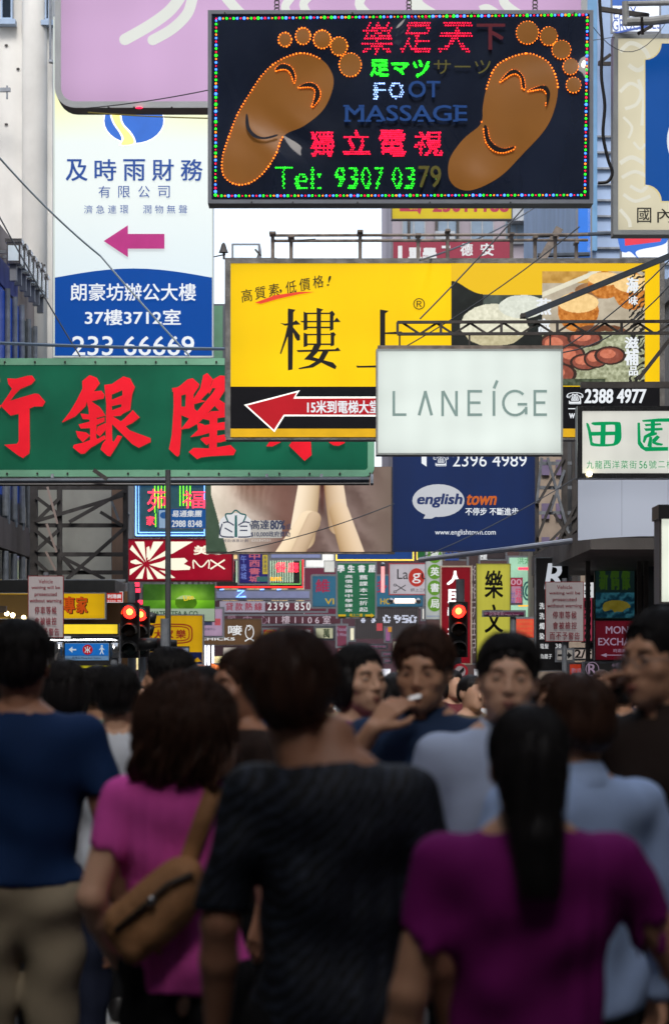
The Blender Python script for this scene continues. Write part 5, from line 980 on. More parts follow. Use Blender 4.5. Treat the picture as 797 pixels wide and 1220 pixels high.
s = Sign('arrow_plate', 'small white plate with a black right pointing arrow', 'direction sign', 661, 772, 684, 789, 36, .05, glow((176, 170, 164), .4), None); s.area('arrow', [(664, 779.5), (676, 779.5), (676, 776.5), (681, 780.8), (676, 785), (676, 782), (664, 782)], BLACKP)
s = Sign('haircut_upright', 'pink upright sign with dark rotated lettering behind the right notice', 'shop sign', 693, 694, 707, 766, 42, .15, glow((190, 70, 96), .5), None)
s.rect('white_top', 693, 694, 706.5, 712, BW); 
for i, ch in enumerate('HAIRPRO'): s.text(ch, 695, 697+i*9.6, 704, 704.5+i*9.6, BLACKP, bold=.04, rot=90)
s = Sign('floor_plate', 'white plate with black floor number 2/F', 'shop sign', 681, 771.5, 707, 787, 41, .1, glow((206, 190, 180), .5), None); s.text('2/F', 684, 774, 704, 784, BLACKP, bold=.03)
s = Sign('idol_sign', 'dark teal sign with olive characters over a painted wave', 'shop sign', 708, 671, 756, 738, 42, .15, mat('dim_teal_print', (34, 58, 58), rough=.5, emit=.2, var=.2), DARKSTEEL, .8)
for i, ch in enumerate('新偶像'): s.text(ch, 713+i*13.2, 675, 724+i*13.2, 703, paint((58, 92, 28), .5, emit=.3), bold=.02)
def wavep(x, y):
    n = nz2(x, y, 4, .15); o = np.zeros(x.shape+(3,)); o[:] = (30, 76, 92); o += 30*np.sin((x+y*2)*.25+4*n)[..., None]*np.array((.6, 1, 1)); q = ((x-733)/16)**2+((y-722-2*n)/7)**2; o = np.where((q < 1+.5*n)[..., None], np.array((128, 116, 40))+20*n[..., None], o); return o
s.picture('wave_print', 709, 706, 755, 736, wavep, emit=.4, nx=90)
s = Sign('exchange_sign', 'dark red money exchange sign with white capitals and arrow', 'shop sign', 708, 739, 775, 787, 37, .15, glow((112, 18, 36), .42), DARKSTEEL, .8)
PK = glow((176, 150, 176), .5)
s.text('MONEY', 721, 746, 762, 755, PK, bold=.02); s.text('EXCHANGE', 712, 760, 774, 769, PK, bold=.02); s.text('時兩美', 730, 773, 745, 777.5, PK); s.area('arrow', [(715, 780.5), (722, 778.2), (722, 780), (748, 780), (748, 781), (722, 781), (722, 783)], PK)
s = Sign('script_sign', 'dim grey sign with an ornate circled R under the exchange sign', 'shop sign', 694, 788, 790, 806, 36.5, .15, paint((62, 60, 60), .5, emit=.12), None); s.text('R', 700, 791, 710, 803, PK, bold=.02); s.many('circle', ringpx(705, 797, 8, 8.5, .8, 20, 2.), PK, kind='stuff'); s.text('小型搬運', 728, 790, 748, 795, PK); s.rect('pink_bar', 730, 797, 752, 803, paint((140, 70, 80), .5, emit=.2))
s = Sign('red_lit_shop', 'orange red lit shop panel low on the right among the heads', 'shop sign', 676, 789, 694, 822, 39, .1, mat('orange_lit', (190, 60, 36)), None); s.text('2樓', 680, 810, 692, 815, YL); s.text('歡迎', 680, 796, 692, 803, PK)
s = Sign('pink_party_sign', 'small bright pink lit sign below the ceiling lamps on the right', 'lightbox sign', 679, 671, 703, 682, 52, .1, mat('pink_party', (236, 90, 100), emit=1., var=.4, scale=4), None); s.text('PARTY', 683, 673, 698, 679, WT)
s = Sign('dark_round_sign', 'dim oval ice cream sign on a dark board at the lower left', 'shop sign', -14, 745, 36, 772, 30, .1, paint((26, 22, 24), .5), None); s.oval('oval_plate', 17, 758, 17, 9.5, paint((78, 76, 92), .4)); s.text('Häagen-Dazs', 3, 755, 33, 761, BLACKP, bold=.01)
s = Sign('food_wine_sign', 'small maroon food and wine sign above the heads', 'shop sign', 399.5, 743, 415, 772, 70, .1, paint((104, 44, 66), .5, emit=.3), None); s.text('Food', 401, 747, 413, 752, PK, bold=.02); s.text('& Wine', 401, 754, 413, 758, PK, bold=.02)
s = Sign('cream_lit_sign', 'cream lit sign with one green character in the middle distance', 'lightbox sign', 374, 746, 399, 763, 84, .1, glow((206, 206, 170), .6), None); s.text('萬', 385, 749, 393, 760, paint((50, 90, 50), .5), bold=.02)
s = Sign('cream_lit_sign', 'bright cream window strip right of the maroon food sign', 'lightbox sign', 415, 746, 424, 765, 86, .1, glow((236, 230, 200), .8), None)
s = Sign('lit_notice', 'tiny glowing greenish notice low in the street centre', 'lightbox sign', 436, 783, 448, 796, 70, .1, glow((216, 226, 190), .9), None)
for y, x0, x1 in ((767, 439, 462), (776, 454, 468), (784, 456, 467)): s = Sign('street_name_sign', {767: 'upper maroon street plate in the street centre', 776: 'middle maroon street plate in the street centre', 784: 'lowest maroon street plate in the street centre'}[y], 'direction sign', x0, y, x1, y+6.5, 50, .05, paint((112, 36, 66), .5, emit=.25), None); s.text('亞皆老街', x0+2, y+1.5, x1-2, y+5, PK)
s = Sign('pink_white_post', 'small pink and orange post sign above the maroon street plates', 'shop sign', 457, 746, 467, 766, 66, .1, glow((170, 110, 160), .5), None); s.rect('orange_tab', 462, 747, 466.5, 753, glow((220, 150, 60), .6))
s = Sign('white_lit_sign', 'white lit panel beside the dot matrix board', 'lightbox sign', 501, 723, 507, 740, 75, .1, glow((240, 236, 226), .9), None)
t = thing('no_entry_sign', W(548, 800, 20), 'red round traffic sign seen over the heads near the centre', 'traffic sign')
m = MB()
for q, r_, mm, nm in ((0, 9.5, paint((150, 24, 40), .4, emit=.15), 'red_disc'), (1, 6.5, paint((170, 160, 165), .4), 'white_disc')):
    c = W(548, 800, 20-.01*q); k = 20/F*r_; MB().prism([(c.x+k*math.cos(a*.314), c.z+k*math.sin(a*.314)) for a in range(20)], 20-.01*q, 20.006-.01*q).build(nm, mm, t)
c = W(548, 800, 19.98); MB().bar(c+Vector((-.03, 0, -.03)), c+Vector((.03, 0, .03)), .014).build('bar', BLACKP, t); MB().tube([W(548, 808, 20.04), W(548, 1010, 20.04)], .03, 8).build('post', STEEL, t)
for i, x in enumerate((245, 249, 254)):
    t = thing('tube_light', W(x, 792, 66), ['first', 'middle', 'last'][i]+' of three white upright tubes under the chick sign', 'tube light'); MB().tube([W(x, 793, 66), W(x, 769, 66)], .03, 8).build('tube', WN, t); MB().box(W(x-1.2, 769, 65.95), W(x+1.2, 767.5, 66.05)).build('cap', STEEL, t)
s = Sign('orange_neon', 'speckled orange neon glow low behind the heads left of centre', 'neon sign', 251, 790, 276, 804, 64, .1, paint((50, 20, 14), .5), None); s.area('neon_mesh', [(252, 790), (276, 798), (262, 803), (252, 803)], mat('orange_speckle', (255, 120, 60), emit=1.2, var=.6, scale=14))
# more small far signs filling the distance
for i, (x0, y0, x1, y1, Yd, c, lb, tx) in enumerate((
    (402, 772, 414, 790, 74, (150, 40, 60), 'small red lit panel below the maroon food and wine sign', '酒'), (424, 766, 438, 780, 78, (60, 60, 66), 'small grey board below the cream window strip', '冷氣'),
    (468, 764, 482, 776, 82, (200, 190, 170), 'pale lit box right of the maroon street plates', '藥'), (484, 762, 500, 772, 84, (176, 60, 70), 'thin red lit strip under the dot matrix board', '金行'),
    (486, 776, 500, 792, 62, (70, 90, 150), 'small blue board left of the right traffic light', '銀'), (334, 750, 352, 762, 82, (190, 150, 60), 'small amber lit board behind the centre man', '麻雀'), (352, 748, 372, 757, 86, (120, 40, 60), 'small crimson board left of the cream lit sign', '桑拿'),
    (266, 771, 282, 785, 70, (210, 200, 190), 'pale lit window under the chick sign', ''), (286, 772, 304, 788, 72, (90, 70, 110), 'dull purple board under the chick sign', '卡拉'), (338, 768, 356, 782, 78, (210, 90, 60), 'orange lit board in the middle distance', '飯'),
    (612, 764, 626, 778, 58, (196, 190, 180), 'pale lit plate below the orange red shop fascia', '電'), (626, 770, 640, 786, 56, (150, 50, 60), 'small red plate left of the black salon sign', '髮'), (386, 668, 399, 682, 92, (236, 236, 230), 'bright white lit square left of the green banner top', ''), (448, 742, 456, 752, 70, (200, 80, 90), 'tiny pink lit square below the dot matrix board', ''),
    (0, 722, 8, 730, 42, (60, 50, 40), 'tiny dull plate at the left edge over the warm lamps', ''), (147, 757, 152, 790, 50, (200, 206, 220), 'thin white lit strip left of the left traffic light', ''), (180, 762, 192, 770, 60, (60, 60, 64), 'small dark plate under the parking disc', ''))):
    s = Sign('shop_sign', lb, 'shop sign', x0, y0, x1, y1, Yd, .12, glow(c, .6), DARKSTEEL, .5)
    if tx: s.text(tx, x0+1.5, y0+2, x1-1.5, y1-2, BW if sum(c) < 450 else NV, bold=.01)
# overhead wires
WIRE = mat('black_wire', (70, 74, 80), rough=.6)
def wire(label, pts, r=.012, m=WIRE, sag=.3):
    a, b_ = W(*pts[0]), W(*pts[1]); P = [a.lerp(b_, i/10)-Vector((0, 0, sag*4*(i/10)*(1-i/10))) for i in range(11)]
    tag(MB().tube(P, r, 5).build('wire', m, None, loc=a), label, 'wire')
wire('grey cable running from the left edge down to the white and blue sign', [(-20, 165, 40), (120, 305, 43)], .019, mat('grey_cable', (150, 160, 168), rough=.5), .1); wire('grey cable crossing the blue part of the tall sign toward the bank sign', [(120, 305, 43), (226, 424, 43.5)], .018, mat('grey_cable', (112, 122, 130)), .02)
wire('thin wire from the left edge past the floodlights to the bank sign', [(-10, 240, 41), (96, 425, 41.5)], .014, sag=.05); wire('thin wire across the bottom left corner of the pink sign', [(102, 129, 24.5), (250, 107, 24)], .006, sag=.02); wire('thin wire strung just below the pink sign edge', [(105, 134, 24.6), (252, 141, 24.4)], .007, mat('olive_wire', (140, 130, 50)), sag=.01)
wire('thin wire falling across the yellow sign toward the registered mark', [(630, 240, 36), (500, 380, 36)], .012, sag=.03); wire('thin wire falling across the food photograph', [(690, 270, 36), (470, 420, 37)], .01, sag=.1); wire('thin wire slanting up over the right end of the yellow sign', [(600, 450, 35), (797, 310, 34)], .01, sag=.2); wire('thin wire over the lower right of the food photograph', [(640, 420, 35), (797, 340, 34)], .01, sag=.3)
wire('thin wire along the lower edge of the hands billboard', [(262, 660, 45), (470, 600, 45)], .01, sag=.1); wire('thin wire low across the blue englishtown billboard', [(500, 665, 45), (700, 560, 45)], .01, sag=.1); wire('wire behind the railing over the maroon sign', [(500, 310, 37), (640, 245, 50)], .015, sag=.1)
wire('short wire beside the cream sign near the cable', [(706, 32, 23), (797, 20, 24)], .004); wire('short lower wire between the massage sign and the cream sign', [(706, 48, 23), (732, 44, 24)], .004, sag=.0)
wire('long blue grey cable across the scaffold above the bank sign', [(-20, 408, 41), (280, 416, 41)], .03, mat('blue_grey_cable', (86, 104, 124), rough=.5), .02)
tag(MB().tube([W(500, 667, 44), W(600, 655, 40), W(700, 642, 36)], .045, 8).build('awning_pole', mat('pale_pole', (170, 176, 190), rough=.4, metal=.3), None, loc=W(600, 655, 40)), 'pale slanting awning pole below the englishtown billboard', 'pole')
tag(MB().tube([W(640, 281, 50), W(730, 278, 50)], .04, 6).tube([W(640, 304, 50), W(702, 303, 50)], .05, 6).build('scaffold_pipe', mat('blue_grey_steel', (74, 82, 92)), None, loc=W(690, 281, 50)), 'pair of level pipes right of the maroon sign', 'pipe')
tag(MB().bar(W(645, 310, 48), W(666, 272, 48), .16).build('leaning_beam', RUST, None, loc=W(645, 310, 48)), 'thick leaning grey beam above the right of the yellow sign', 'beam')

# ---------------------------------------------------------------- people: smooth bodies grown from blended limbs
def nets(f, lo, h):
    """surface of f=0 as quads, one vertex per crossed cell"""
    s = f < 0; nx, ny, nz_ = f.shape
    c = [s[i:nx-1+i, j:ny-1+j, k:nz_-1+k] for i in (0, 1) for j in (0, 1) for k in (0, 1)]
    cnt = sum(x.astype(np.int8) for x in c); act = (cnt > 0) & (cnt < 8)
    I = np.argwhere(act); ids = -np.ones(act.shape, np.int64); ids[act] = np.arange(len(I))
    acc = np.zeros((len(I), 3)); n = np.zeros(len(I))
    cor = [(i, j, k) for i in (0, 1) for j in (0, 1) for k in (0, 1)]
    val = {q: f[I[:, 0]+q[0], I[:, 1]+q[1], I[:, 2]+q[2]] for q in cor}
    for a in cor:
        for ax in range(3):
            if a[ax] == 0:
                b = list(a); b[ax] = 1; b = tuple(b); va, vb = val[a], val[b]; m = (va < 0) != (vb < 0)
                t = np.where(m, va/np.where(m, va-vb, 1), 0); p = np.array(a, float)[None].repeat(len(I), 0); p[:, ax] += t
                acc[m] += p[m]; n[m] += 1
    V = (I+acc/n[:, None])*h+np.array(lo)
    Q = []
    for ax in range(3):
        sl0 = [slice(1, -1)]*3; sl0[ax] = slice(0, -1); sl1 = list(sl0); sl1[ax] = slice(1, None)
        a = s[tuple(sl0)]; b = s[tuple(sl1)]; E_ = np.argwhere(a != b); off = np.array([1, 1, 1]); off[ax] = 0; E_ = E_+off
        if not len(E_): continue
        fl = s[E_[:, 0], E_[:, 1], E_[:, 2]]
        o1 = [(ax+1) % 3, (ax+2) % 3]; q = []
        for d in ((0, 0), (1, 0), (1, 1), (0, 1)):
            J = E_.copy(); J[:, o1[0]] -= d[0]; J[:, o1[1]] -= d[1]; q.append(ids[J[:, 0], J[:, 1], J[:, 2]])
        q = np.stack(q, 1); q[~fl] = q[~fl][:, ::-1]; Q.append(q)
    Q = np.concatenate(Q); return V, Q[(Q >= 0).all(1)]
def field(prims, lo, hi, h, cuts=(), disp=None):
    g = [np.arange(lo[i]-2*h, hi[i]+3*h, h) for i in range(3)]; d = np.ones([len(x) for x in g])*.5
    for pr in prims:
        kind, k, op = pr[0], pr[1], pr[2]
        if kind == 'c':
            a, b, ra, rb = np.array(pr[3]), np.array(pr[4]), pr[5], pr[6]; R = max(ra, rb)+k+2*h; mn = np.minimum(a, b)-R; mx = np.maximum(a, b)+R
        else:
            cc, rr = np.array(pr[3]), np.array(pr[4]); M_ = pr[5] if len(pr) > 5 else None; R = (rr.max() if M_ is not None else rr)+k+2*h; mn = cc-R; mx = cc+R
        ix = [slice(max(0, int((mn[i]-g[i][0])/h)), max(0, min(len(g[i]), int((mx[i]-g[i][0])/h)+2))) for i in range(3)]
        if any(x.stop <= x.start for x in ix): continue
        X, Y_, Z = np.meshgrid(*[g[i][ix[i]] for i in range(3)], indexing='ij')
        if kind == 'c':
            ba = b-a; t = np.clip(((X-a[0])*ba[0]+(Y_-a[1])*ba[1]+(Z-a[2])*ba[2])/max(ba@ba, 1e-9), 0, 1)
            e = np.sqrt((X-a[0]-t*ba[0])**2+(Y_-a[1]-t*ba[1])**2+(Z-a[2]-t*ba[2])**2)-(ra+(rb-ra)*t)
        else:
            px, py, pz = X-cc[0], Y_-cc[1], Z-cc[2]
            if M_ is not None: px, py, pz = (M_[0][i]*px+M_[1][i]*py+M_[2][i]*pz for i in range(3))
            k0 = np.sqrt((px/rr[0])**2+(py/rr[1])**2+(pz/rr[2])**2); k1 = np.sqrt((px/rr[0]**2)**2+(py/rr[1]**2)**2+(pz/rr[2]**2)**2); e = k0*(k0-1)/np.maximum(k1, 1e-6)
        w_ = d[tuple(ix)]
        if op > 0:
            hh = np.clip(.5+.5*(w_-e)/max(k, 1e-6), 0, 1); d[tuple(ix)] = w_*(1-hh)+e*hh-k*hh*(1-hh)
        else:
            hh = np.clip(.5-.5*(w_+e)/max(k, 1e-6), 0, 1); d[tuple(ix)] = w_*(1-hh)-e*hh+k*hh*(1-hh)
    if cuts or disp:
        X, Y_, Z = np.meshgrid(*g, indexing='ij')
        if disp: d = d+disp(X, Y_, Z)
        for c in cuts: d = np.maximum(d, c(X, Y_, Z))
    return nets(d, [x[0] for x in g], h)
def mesh_np(name, VQ, m, parent, sc=1., kind=None):
    V = np.concatenate([v for v, q in VQ])*sc; o = 0; Q = []
    for v, q in VQ: Q.append(q+o); o += len(v)
    Q = np.concatenate(Q); me = bpy.data.meshes.new(name)
    me.vertices.add(len(V)); me.vertices.foreach_set('co', V.ravel().astype('f')); me.loops.add(Q.size); me.loops.foreach_set('vertex_index', Q.ravel().astype('i'))
    me.polygons.add(len(Q)); me.polygons.foreach_set('loop_start', np.arange(0, Q.size, 4, dtype='i')); me.polygons.foreach_set('loop_total', np.full(len(Q), 4, 'i')); me.update(); me.validate(); me.shade_smooth()
    me.materials.append(m); ob = bpy.data.objects.new(name, me); COL.objects.link(ob); ob.parent = parent
    if kind: ob['kind'] = kind
    return ob
def bbox(prims, pad=.02):
    lo = np.full(3, 9.); hi = -lo
    for p in prims:
        if p[2] < 0: continue
        if p[0] == 'c':
            for q, r in ((p[3], p[5]), (p[4], p[6])): lo = np.minimum(lo, np.array(q)-r); hi = np.maximum(hi, np.array(q)+r)
        else: r = max(p[4]) if len(p) > 5 else np.array(p[4]); lo = np.minimum(lo, np.array(p[3])-r); hi = np.maximum(hi, np.array(p[3])+r)
    return lo-pad, hi+pad
def V3(*a): return np.array(a, float)
def hand(wr, d, nrm, side, curl=.35, spread=1.):
    d = d/np.linalg.norm(d); nrm = nrm-d*(nrm@d); nrm = nrm/np.linalg.norm(nrm); sd = np.cross(d, nrm)*side; P = []
    for i in range(4):
        o = (i-1.5)*.0185*spread; k = wr+d*(.082-.004*abs(i-1))+sd*o; P.append(('c', .008, 1, wr+sd*o*.55+d*.012, k, .0125, .0105))
        L = (.043, .028, .021); L = [l*(.92, 1.02, .96, .78)[i] for l in L]; a = 0; q = k; r = .0092-.0006*(i == 3)
        for j, l in enumerate(L):
            a += curl*(.8, 1.1, .8)[j]+.05*i; nd = d*math.cos(a)+nrm*math.sin(a); q2 = q+nd*l; P.append(('c', .002, 1, q, q2, r-.0008*j, r-.0008*(j+1))); q = q2
    tb = wr+d*.022-sd*.020; t1 = tb+d*.030-sd*.026+nrm*.012; t2 = t1+d*.028-sd*.006+nrm*.014*(1+curl); t3 = t2+d*.020+sd*.004+nrm*.01
    P += [('c', .01, 1, tb, t1, .015, .0118), ('c', .003, 1, t1, t2, .0112, .0098), ('c', .003, 1, t2, t3, .0098, .0078)]
    return P
def rotm(yaw, pitch, roll=0): return np.array((Matrix.Rotation(yaw, 3, 'Z') @ Matrix.Rotation(pitch, 3, 'X') @ Matrix.Rotation(roll, 3, 'Y')))
SKIN = {k: mat('skin_'+k, c, rough=.55, var=.06, scale=14, bump=.06, sss=.08) for k, c in (('light', (214, 168, 140)), ('tan', (192, 144, 114)), ('deep', (166, 118, 92)))}
HAIRM = {'black': mat('black_hair', (28, 25, 26), rough=.5, var=.3, scale=60, stretch=(1, 1, .08), spec=.2), 'brown': mat('dark_brown_hair', (64, 42, 32), rough=.5, var=.35, scale=60, stretch=(1, 1, .08), spec=.2)}
EYEW = paint((205, 200, 195), .2); IRIS = paint((28, 18, 14), .15); LIP = mat('lips', (150, 84, 76), rough=.45); SHOE = paint((30, 28, 28), .5)
def cloth(name, rgb, **k): return mat('cloth_'+name, rgb, rough=.85, var=.1, scale=5, bump=.12, spec=.2, **k)
def person(px, top, Y, yaw, label, hair='short', hairc='black', skin='tan', shirt=None, trousers=None, wide=1., arms=None, head=(0, 0, 0), sleeve=.55, fine=True, group=None, collar=False, messy=1., hemz=.862, hoff=0.):
    H = EYE+(HZ-top)*Y/F; sc = H/1.715; root = thing('person', ((px-CX)*Y/F, Y, 0), label, 'person', group, math.radians(yaw))
    arms = arms or {}; w = wide; hb = .011 if fine else .018
    sh = {s: V3(s*.172*w, .005, 1.385) for s in (-1, 1)}
    A = {}
    for s in (-1, 1):
        e, wr, hd, hn, cu = arms.get(s, ((s*.235*w, .02, 1.115), (s*.255*w, -.06, .875), (0, -.15, -1), (-s, 0, 0), .35)); A[s] = (V3(*e), V3(*wr), V3(*hd), V3(*hn), cu)
    torso = lambda g: [('e', .05, 1, (0, 0, .92), (.165*w+g, .112+g, .15+g)), ('e', .06, 1, (0, -.005, 1.10), (.138*w+g, .098+g, .15+g)), ('e', .06, 1, (0, 0, 1.27), (.162*w+g, .105+g, .17+g)), ('c', .06, 1, (-.135*w, .008, 1.375), (.135*w, .008, 1.375), .055+g, .055+g), ('e', .05, 1, (0, .03, 1.36), (.11*w+g, .07+g, .09+g))]
    legs = lambda g, zb=.08: sum([[('c', .03, 1, (s*.085, 0, .90), (s*.095, -.012, .50), .082+g, .056+g), ('c', .02, 1, (s*.095, -.012, .50), (s*.1, .015, zb), .055+g, .037+g)] for s in (-1, 1)], [])
    body = torso(-.012)+legs(0)
    for s in (-1, 1):
        e, wr, hd, hn, cu = A[s]; body += [('c', .03, 1, sh[s], e, .050, .039), ('c', .015, 1, e, e+(wr-e)*.35, .040, .040), ('c', .015, 1, e+(wr-e)*.35, wr, .040, .026)]
        body += [('c', .02, 1, (s*.1, .03, .06), (s*.105, -.12, .035), .035, .028)]
    body += [('c', .03, 1, (0, .02, 1.40), (0, .0, 1.50), .056, .052), ('c', .05, 1, (-.06, .02, 1.425), (.06, .02, 1.425), .045, .045)]
    parts = [field(body, *bbox(body), hb)]
    # head
    R = rotm(math.radians(head[0]), math.radians(head[1]), math.radians(head[2])); piv = V3(0, .02, 1.475)
    T = lambda *p: R @ (V3(*p)-piv)+piv+V3(hoff, 0, 0)
    def E(c, r, k=.02, op=1, M_=None): return ('e', k, op, T(*c), r, R if M_ is None else R @ M_)
    def Cp(a, b, ra, rb, k=.012, op=1): return ('c', k, op, T(*a), T(*b), ra, rb)
    fr_ = np.random.default_rng(abs(int(px*13+Y*10))); v1, v2, v3, v4 = fr_.uniform(-1, 1, 4)
    hd_ = [E((0, .014, 1.612), (.073, .092, .090)), E((0, -.022, 1.562), (.060+.003*v1, .068, .078), .03), E((0, -.045, 1.515), (.045+.006*v2, .045, .04), .035), E((0, -.072, 1.494-.004*v3), (.018+.004*v2, .018, .016), .025), Cp((0, .02, 1.42), (0, .012, 1.53), .054, .054, .03)]
    if fine:
        hd_ += [Cp((-.028, -.070, 1.617), (.028, -.070, 1.617), .012, .012, .018), E((-.044, -.058, 1.565), (.020, .018, .018), .02), E((.044, -.058, 1.565), (.020, .018, .018), .02),
                E((-.031, -.088, 1.592), (.017, .013, .012), .012, -1), E((.031, -.088, 1.592), (.017, .013, .012), .012, -1)]
        hd_ += [Cp((0, -.084, 1.602), (0, -.103-.004*v4, 1.562-.003*v3), .0075, .0105+.0015*v1, .012), Cp((-.011, -.092, 1.557), (.011, -.092, 1.557), .0085, .0085, .006), E((0, -.082, 1.528), (.026, .014, .017), .015)]
        for s in (-1, 1): hd_ += [E((s*.031, -.071, 1.592), (.0155, .0155, .0135), .004), E((s*.031, -.088, 1.591), (.0125, .012, .0036), .002, -1)]
        for s in (-1, 1): hd_ += [E((s*.074, .012, 1.580), (.009, .019, .031), .006, 1, rotm(s*-.35, 0)), E((s*.080, .006, 1.582), (.005, .010, .019), .004, -1)]
    else: hd_ += [Cp((0, -.088, 1.602), (0, -.104, 1.562), .008, .012, .012)]+[E((s*.074, .012, 1.580), (.010, .019, .031), .006) for s in (-1, 1)]
    hh = .0042 if fine else .009; lo, hi = bbox(hd_, .01); lo[2] = max(lo[2], 1.44); parts.append(field(hd_, lo, hi, hh))
    if fine:
        for s in (-1, 1):
            e, wr, hd2, hn, cu = A[s]; hp = hand(wr, hd2, hn, -s, cu)+[('c', .01, 1, wr-(wr-e)*.1, wr, .0265, .024)]; parts.append(field(hp, *bbox(hp, .006), .0042))
    else:
        for s in (-1, 1): hp = hand(A[s][1], A[s][2], A[s][3], -s, .4); parts.append(field(hp, *bbox(hp, .006), .0075))
    mesh_np('body', parts, SKIN[skin], root, sc)
    # face details
    if fine:
        ball = lambda c, r: MB().ball(tuple(c*sc), tuple(np.array(r)*sc), 14, 10)
        for s in (-1, 1):
            ball(T(s*.031, -.0705, 1.592), (.0132,)*3).build('eye', EYEW, root, loc=(0, 0, 0), smooth=True); ball(T(s*.0305, -.0806, 1.591), (.0066, .0044, .0066)).build('iris', IRIS, root, loc=(0, 0, 0), smooth=True)
            MB().tube([tuple(T(s*x, y, z)*sc) for x, y, z in ((.014, -.0855, 1.611), (.026, -.0865, 1.616), (.038, -.079, 1.614), (.049, -.068, 1.607))], [.002*sc, .003*sc, .0028*sc, .001*sc], 6).build('eyebrow', HAIRM[hairc], root, loc=(0, 0, 0))
        m = MB().ball((0, 0, 0), 1, 4, 3); m = MB(); m.tube([tuple(T(x, y, z)*sc) for x, y, z in ((-.025, -.088, 1.526), (-.010, -.100, 1.5285), (0, -.1015, 1.527), (.010, -.100, 1.5285), (.025, -.088, 1.526))], [.001*sc, .0036*sc, .0036*sc, .0036*sc, .001*sc], 8); m.tube([tuple(T(x, y, z)*sc) for x, y, z in ((-.022, -.089, 1.523), (0, -.1005, 1.5175), (.022, -.089, 1.523))], [.001*sc, .0046*sc, .001*sc], 8)
        m.build('lips', LIP, root, loc=(0, 0, 0), smooth=True)
    # hair shell and strands
    rg = np.random.default_rng(abs(int(px*7+top)) % 9999); ph = rg.uniform(0, 6, 6)
    long_ = hair in ('long', 'curly', 'bob')
    hp = [E((0, .020, 1.622), (.080*messy, .097*messy, .090*messy), .01)]
    if hair == 'long': hp += [Cp((0, .07, 1.60), (0, .115, 1.44), .055, .042, .03), Cp((0, .115, 1.44), (.005, .13, 1.36), .042, .02, .03), E((0, .05, 1.58), (.070, .07, .07), .03)]
    if hair == 'curly': hp += [E((0, .045, 1.575), (.118, .094, .106), .03), E((0, .06, 1.50), (.142, .09, .09), .03), E((-.06, .045, 1.475), (.07, .07, .06), .03), E((.06, .045, 1.475), (.07, .07, .06), .03), E((0, .025, 1.625), (.092, .102, .090), .03)]
    if hair == 'bob': hp += [E((0, .040, 1.565), (.092, .080, .095), .03), E((-.07, 0, 1.56), (.022, .05, .07), .02), E((.07, 0, 1.56), (.022, .05, .07), .02)]
    if hair == 'short': hp += [E((0, .055, 1.585), (.076, .063, .07), .02)]
    hp += [E((0, -.075, 1.545), (.070 if not long_ else .060, .070, .082), .012, -1), E((0, -.108, 1.612), (.062, .045, .046), .02, -1)]
    if hair == 'short': hp += [E((s*.085, -.01, 1.55), (.03, .045, .05), .01, -1) for s in (-1, 1)]
    am = .021 if hair == 'curly' else .004
    def disp(X, Y_, Z):
        a = np.arctan2(X, Y_)*(14 if am < .01 else 10); return am*(np.sin(a+Z*(40 if am > .005 else 12)+ph[0])*.5+np.sin(a*2.3+X*90+ph[1]+Z*(70 if am > .005 else 5))*.35+np.sin(Z*(85 if am > .005 else 30)+a*1.7+ph[2])*.35)
    lo, hi = bbox(hp, .02); hs = mesh_np('hair', [field(hp, lo, hi, .0055 if fine else .010, disp=disp)], HAIRM[hairc], root, sc)
    if fine:
        mb = MB(); N = 900 if hair != 'curly' else 1300; crown = V3(.0, .05, 1.625)
        for i in range(N):
            az = rg.uniform(0, 2*math.pi); p0 = rg.uniform(.0, 1.1); fr = max(0, -math.cos(az))   # az=pi is the face side
            mxp = (1.95 if not long_ else 1.9)-fr*(.95 if not long_ else .85); pts = []; q = None; n = 7; ln = rg.uniform(.45, .9); wv = rg.uniform(-1, 1)
            for j in range(n):
                po = min(p0+ln*j/n, mxp+.05*rg.uniform(-1, 1)); r_ = 1.03+.045*j/n*rg.uniform(.1, 1.7)+(.06*abs(wv)*j/n if messy > 1.02 else 0)
                if hair == 'curly':
                    po = p0+1.3*j/n; rr = (.124, .110, .106); c0 = (0, .035, 1.60) if po < 1.35 else (0, .05, 1.60-.12*(po-1.35)); r_ = 1.08+.11*math.sin(j*2.1+wv*6)+.05*wv
                else: rr = (.080*messy, .097*messy, .090*messy); c0 = (0, .020, 1.622)
                if po > mxp+.02 and hair != 'curly': break
                a2 = az+wv*.25*j/n; pts.append(T(c0[0]+rr[0]*r_*math.sin(po)*math.sin(a2), c0[1]+rr[1]*r_*math.sin(po)*math.cos(a2), c0[2]+rr[2]*r_*math.cos(po)))
            if hair == 'curly' and fr > .75: continue
            if hair == 'long' and fr < .3 and len(pts) > 3:
                e = pts[-1]; tx = rg.uniform(-.04, .04); 
                for j in range(1, 7): pts.append(V3(e[0]*(1-j/7)+tx*j/7+.004*math.sin(j+wv*6), e[1]*(1-j/7)+(.185+.03*wv*0)*j/7, e[2]-(e[2]-1.35+rg.uniform(0, .06))*j/6.5))
            if len(pts) < 3: continue
            k = len(pts); mb.tube([tuple(p*sc) for p in pts], [.0019*sc*(1-.75*j/k) for j in range(k)], 3, cap=False)
        mb.build('hair_strands', HAIRM[hairc], root, loc=(0, 0, 0), kind='stuff', smooth=True)
    # clothes
    amp = .013
    def folds(X, Y_, Z): return amp*(np.sin(X*26+Z*19+ph[0]+2*np.sin(Z*9+ph[3]))*.45+np.sin(Z*33-X*17+Y_*21+ph[1])*.3+np.sin(X*55+Z*8*np.sin(X*11+ph[4])+ph[2])*.28)*np.clip((1.42-Z)*6, .2, 1)
    sp = torso(.013)
